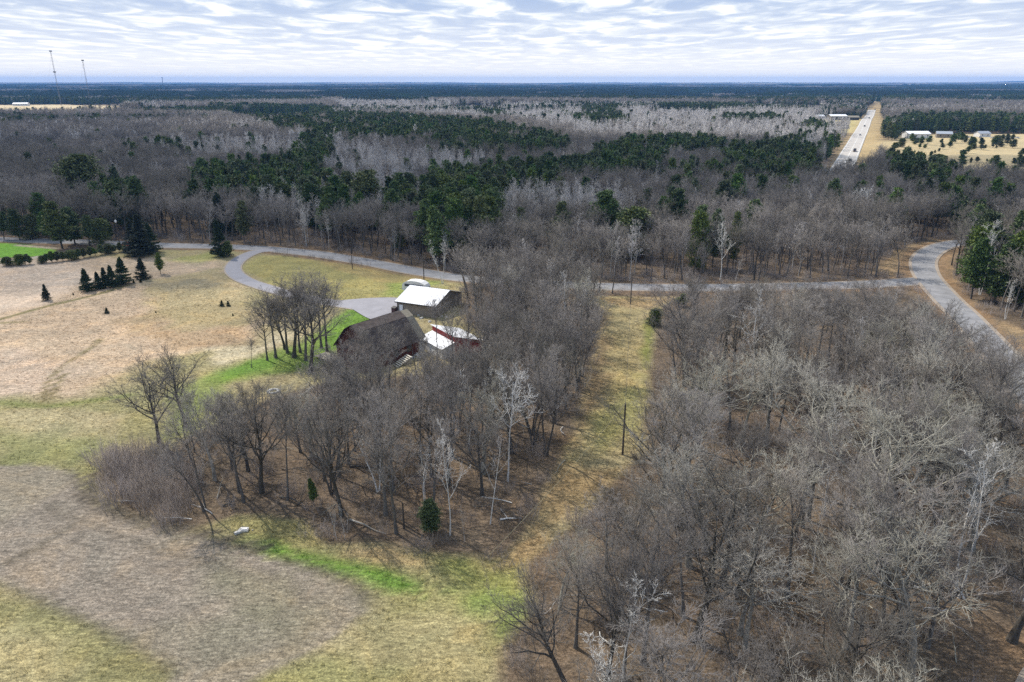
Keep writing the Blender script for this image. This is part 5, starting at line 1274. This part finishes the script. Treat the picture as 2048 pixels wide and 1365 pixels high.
x, y = G(252, 494); car(x, y, 1.2, 'small red car beside the road at the left', ('red', (.3, .01, .01)), z=None)
x, y = G(266, 493); car(x, y, 1.3, 'small white car next to the red car', ('white', (.7, .7, .7)), z=None)
# distant buildings
def farhouse(px, py, w, d_, h, rz_, wallm, roofm, label, nm='house', rise=2.0, long=True):
    x, y = G(px, py); z = float(terrain(x, y)); o = thing(nm, label, nm.split('_')[-1], (x, y, z), rz_)
    v = MB(); v.add([(-w/2, 0, -2), (w/2, 0, -2), (w/2, d_, -2), (-w/2, d_, -2), (-w/2, 0, h), (w/2, 0, h), (w/2, d_, h), (-w/2, d_, h), (-w/2, d_/2, h+rise), (w/2, d_/2, h+rise)], [(0, 1, 5, 4), (2, 3, 7, 6), (1, 2, 6, 9, 5), (3, 0, 4, 8, 7)]); v.build('wall', M[wallm], o)
    l_ = math.hypot(d_/2, rise)
    MB().slab([(-w/2-.5, -.5, h), (w/2+.5, -.5, h), (w/2+.5, d_/2, h+rise+.1), (-w/2-.5, d_/2, h+rise+.1)], (0, -rise/l_, d_/2/l_), .12).build('roof_slope', M[roofm], o)
    MB().slab([(-w/2-.5, d_/2, h+rise+.1), (w/2+.5, d_/2, h+rise+.1), (w/2+.5, d_+.5, h), (-w/2-.5, d_+.5, h)], (0, rise/l_, d_/2/l_), .12).build('roof_slope', M[roofm], o)
    k = max(2, int(w/5))
    for i in range(k): MB().box(-w/2+(i+.5)*w/k-.6, -w/2+(i+.5)*w/k+.6, -.05, .02, h*.4, h*.75).build('window', M['glass'], o)
BUILD = [(1838, 277, 21, 12, 4, .02, 'white_wall', 'white_metal', 'long white barn behind the dry meadow', 'white_barn'), (1888, 276, 13, 12, 3.6, -.4, 'siding', 'grey_metal', 'grey metal roofed barn right of the long white barn', 'grey_barn'),
 (1677, 243, 22, 14, 5, 0, 'siding_dark', 'white_metal', 'white roofed house left of the highway', 'farm_house'), (1706, 243, 16, 10, 3.5, 0, 'trim', 'shingle_tan', 'long low shed beside the highway', 'farm_shed'), (1640, 240, 14, 9, 3, .2, 'white_wall', 'white_metal', 'small white shed left of the white roofed house', 'farm_shed'),
 (330, 200, 26, 18, 6, 0, 'white_wall', 'white_metal', 'tiny white building below the far mast', 'far_building'), (40, 211, 30, 20, 5, .3, 'white_wall', 'white_metal', 'white building at the far left horizon', 'far_building'), (1260, 184, 50, 40, 14, 0, 'white_wall', 'white_metal', 'tiny white farm building near the horizon middle', 'far_building'),
 (1372, 217, 30, 18, 5, 0, 'white_wall', 'white_metal', 'white shed by the dark green strip', 'far_building'), (690, 202, 30, 20, 6, .1, 'white_wall', 'white_metal', 'tiny white building above the pale wood', 'far_building'), (1195, 276, 11, 8, 4, .3, 'shingle_tan', 'shingle_tan', 'tan house in the clearing beyond the pines', 'forest_house'),
 (1970, 274, 12, 8, 3, .2, 'white_wall', 'grey_metal', 'small building right of the grey roofed barn', 'farm_shed'), (1925, 177, 60, 30, 10, .2, 'white_wall', 'white_metal', 'tiny pale building near the right horizon', 'far_building')]
for b_ in BUILD: farhouse(*b_[:9], nm=b_[9])
for i, px in enumerate((1935, 1945, 1960, 1985, 1995, 2010, 2022, 2034)):
    x, y = G(px, 276+i % 2); car(x, y, .5+i, 'light coloured car, %s from the left, parked at the farm behind the meadow' % ORD[i], ('white', (.7, .7, .7)) if i % 2 else ('silver', (.35, .36, .38)), z=None)['group'] = 'cars parked behind the dry meadow'
# radio masts
M['mast'] = mat('galvanised_mast', (0.22, 0.21, 0.21), .6)
def mast(px, py, pyt, label, w=2.0, r=.16, rigs=2):
    x, y = G(px, py); h = top_height(px, py, pyt); z = float(terrain(x, y)); o = thing('radio_mast', label, 'mast', (x, y, z))
    c = [(math.cos(k*2.094)*w*.6, math.sin(k*2.094)*w*.6) for k in range(3)]
    for k in range(3): MB().bar((*c[k], -3), (*c[k], h), r, 4).build('mast_leg', M['mast'], o)
    n = int(h/4); b = MB()
    for i in range(n):
        for k in range(3): b.bar((*c[k], i*h/n), (*c[(k+1) % 3], (i+1)*h/n), r*.6, 3)
    b.build('bracing', M['mast'], o)['kind'] = 'stuff'
    for k in range(rigs): zz_ = h*(1-.01-.30*k*(1+k*.25)); MB().box(-w*1.1, w*1.1, -w*1.1, w*1.1, zz_-1.2, zz_+1.2).build('platform', M['steel'], o)
    for k in range(3):
        an = k*2.094+.5
        for f in (.95, .6): MB().bar((0, 0, h*f), (math.cos(an)*h*.5, math.sin(an)*h*.5, 0), .035, 3).build('guy_wire', M['steel'], o)
mast(122, 210, 100, 'taller radio mast with platforms at the far left', rigs=3)
mast(181, 208, 118, 'second lattice radio mast right of the taller one', rigs=1)
mast(327, 176, 157, 'tiny far radio mast on the left horizon', 5, .8, 1)
# young trees on the dry meadow
g_ = random.Random(9)
k = 0
while k < 70:
    px, py = 1785+g_.random()*260, (284 if g_.random() < .85 else 279)+g_.random()**1.6*50
    x, y = G(px, py)
    if poly_sd(MEADOW_R, np.array([x]), np.array([y]))[0] < 4: continue
    edge = py < 296
    lab = ('small dark evergreen along the back of the dry meadow' if edge else 'small dark evergreen in the middle of the dry meadow' if py < 315 else 'small evergreen near the front of the dry meadow')
    he = (5.5 if edge else 3.6)*g_.uniform(.6, 1.5); ml = mark_label(px, py, 'small evergreen on the meadow', 'tiny' if he < 4 else 'bigger', MARKS_MEADOW)
    tree('meadow_evergreen', PINE if g_.random() < .6 else PINEY, (x, y), he, ml or lab, None if ml else lab.replace('evergreen', 'evergreens'), 'evergreen', w=2.0); k += 1
for px, py, l in ((1828, 338, 'large bright pine in front of the meadow at left'), (1870, 342, 'broad pine in front of the meadow'), (1925, 340, 'round dark pine before the meadow, near the right frame side'), (1985, 345, 'dark pine in front of the meadow near the frame edge'), (2035, 345, 'pine at the right frame edge in front of the meadow')):
    x, y = G(px, py); tree('pine_tree', PINEY if px < 1900 else PINE, (x, y), 9, l, None, 'pine', w=1.7)

# grass tufts
def tuft(seed, n=16, h=.42, R_=.35):
    g = np.random.default_rng(seed); p = np.column_stack([g.normal(0, R_*.5, n), g.normal(0, R_*.5, n), np.zeros(n)-.02]); d = unit(np.column_stack([g.normal(0, .55, n), g.normal(0, .55, n), np.ones(n)]))
    L = h*g.uniform(.4, 1.2, n); V, T = spikes(p, d, L, np.full(n, .02)); A = Acc(); A.add(V, T=T); return A.mesh('tuft', [M['grass']])
m = bpy.data.materials.new('grass_blades'); m.use_nodes = True; t = m.node_tree; b = t.nodes['Principled BSDF']; b.inputs['Roughness'].default_value = .9; b.inputs['Specular IOR Level'].default_value = .1
at = N(t, 'ShaderNodeAttribute', attribute_name='cover', attribute_type='INSTANCER'); oi = N(t, 'ShaderNodeObjectInfo')
hs = N(t, 'ShaderNodeHueSaturation'); LK(t, at.outputs[0], hs.inputs['Color']); LK(t, mathn(t, 'ADD', mathn(t, 'MULTIPLY', oi.outputs['Random'], .7), 1.0), hs.inputs['Value']); LK(t, hs.outputs[0], b.inputs['Base Color'])
M['grass'] = m
C_t = proto_collection('tuft_kinds', [tuft(1), tuft(2, 12, .45, .3), tuft(3, 20, .22, .45)])
P7 = jgrid(-110, 60, 42, 185, .72, .5, 23); x, y = P7[:, 0], P7[:, 1]
kk = inview(x, y, 2) & (poly_sd(FIELD, x, y) > -1.5) & (poly_sd(TILLED, x, y) < 0)
for ln, w in ((ROAD, 3.6), (DRIVE, 2.6)): kk &= line_d(ln[::2], x, y) > w
kk &= poly_sd(yard, x, y) < 0
kk &= rng.random(len(x)) < np.clip(.15+1.3*(fnoise(x, y, 5, 71, 3)-.25), .05, 1)
P7 = P7[kk]; cv = ground_cover(P7[:, 0], P7[:, 1])
scatter('grass', P7, rng.integers(0, 3, len(P7)), rng.uniform(.5, 1.25, len(P7)), C_t, 'dry spring grass covering the open field and lane', 'grass', cover=cv)
print('tufts', len(P7))
#@@END
def stick(seed):
    g = np.random.default_rng(seed); A = Acc(); P, Rr, D = grow(g, np.array([[-1.4, 0, .12]]), np.array([[1., .1, .05]]), np.array([2.8]), np.array([.055]), 5, .15, 0, .3); V, Q = tubes(P, Rr, 5); A.add(V, Q)
    e = spawn(g, P, Rr, D, np.array([2.8]), 9, .3, 1, .7, .2, .3, .3, .5, .012); V, T = spikes(*e[:3], np.full(len(e[0]), .018)); A.add(V, T=T)
    return A.mesh('stick', [M[('bark_pale', 'bark_dark', 'birch')[seed % 3]]])
C_st = proto_collection('stick_kinds', [stick(0), stick(1), stick(3), stick(4), stick(2)])
P8 = jgrid(-110, 130, 30, 160, 4.2, .5, 29); x, y = P8[:, 0], P8[:, 1]; P8 = P8[inview(x, y, 3) & clear_of_things(x, y, .5) & (rng.random(len(x)) < .7)]
scatter('fallen_branches', P8, rng.choice([0, 1, 1, 2, 3, 3, 0, 1, 4], len(P8)), rng.uniform(.5, 1.5, len(P8)), C_st, 'fallen branches scattered on the leaf litter under the woods', 'fallen branches')
# ---------------------------------------------------------------- clouds that shade the land
def cloud(name, gx0, gy0, rx, ry, alt, seed, label):
    g = random.Random(seed)
    m = M.get('cloud')
    if m is None:
        m = bpy.data.materials.new('cloud'); m.use_nodes = True; t = m.node_tree; t.nodes.clear()
        tr = N(t, 'ShaderNodeBsdfTransparent'); df = N(t, 'ShaderNodeBsdfDiffuse', ins={0: (.9, .92, .95, 1)}); tl = N(t, 'ShaderNodeBsdfTranslucent', ins={0: (.9, .92, .95, 1)})
        a = N(t, 'ShaderNodeMixShader', ins={0: .5}); LK(t, df.outputs[0], a.inputs[1]); LK(t, tl.outputs[0], a.inputs[2])
        b = N(t, 'ShaderNodeMixShader', ins={0: .30}); LK(t, tr.outputs[0], b.inputs[1]); LK(t, a.outputs[0], b.inputs[2])
        o_ = N(t, 'ShaderNodeOutputMaterial'); LK(t, b.outputs[0], o_.inputs[0]); M['cloud'] = m
    k = alt/sdir[2]; cx, cy = gx0+sdir[0]*k, gy0+sdir[1]*k
    nu, nv = 72, 10; V = []; F = []
    for j in range(nv+1):
        th = math.pi*j/nv
        for i in range(nu):
            ph = 2*math.pi*i/nu
            w_ = 1+.16*math.sin(ph*3+seed)+.10*math.sin(ph*7+seed*2)+.06*math.sin(ph*13+seed*3)
            V.append((cx+rx*w_*math.sin(th)*math.cos(ph), cy+ry*w_*math.sin(th)*math.sin(ph), alt+(90+40*math.sin(ph*5+j))*math.cos(th)*(1 if j < nv/2 else .3)))
    for j in range(nv):
        for i in range(nu):
            a_ = j*nu+i; b_ = j*nu+(i+1) % nu; F.append((a_, a_+nu, b_+nu, b_))
    me = bpy.data.meshes.new(name); me.from_pydata(V, [], F); me.materials.append(m)
    link(name, me, kind='structure')
cloud('cloud', -60, 400, 620, 180, 1000, 1, 'cloud')
cloud('cloud', -640, 640, 380, 300, 1000, 4, 'cloud')
cloud('cloud', 0, 3600, 5200, 1550, 1050, 2, 'cloud')

# haze
hz = bpy.data.materials.new('haze'); hz.use_nodes = True; t = hz.node_tree; t.nodes.clear()
pv = N(t, 'ShaderNodeVolumePrincipled'); pv.inputs['Color'].default_value = (0.19, 0.46, 1.0, 1); pv.inputs['Density'].default_value = 6.5e-5; pv.inputs['Anisotropy'].default_value = 0.0
o_ = N(t, 'ShaderNodeOutputMaterial'); LK(t, pv.outputs[0], o_.inputs['Volume'])
b = MB(); b.box(-17800, 17800, -4000, 18300, -60, 152); hz_o = b.build('haze', hz); hz_o['kind'] = 'stuff'
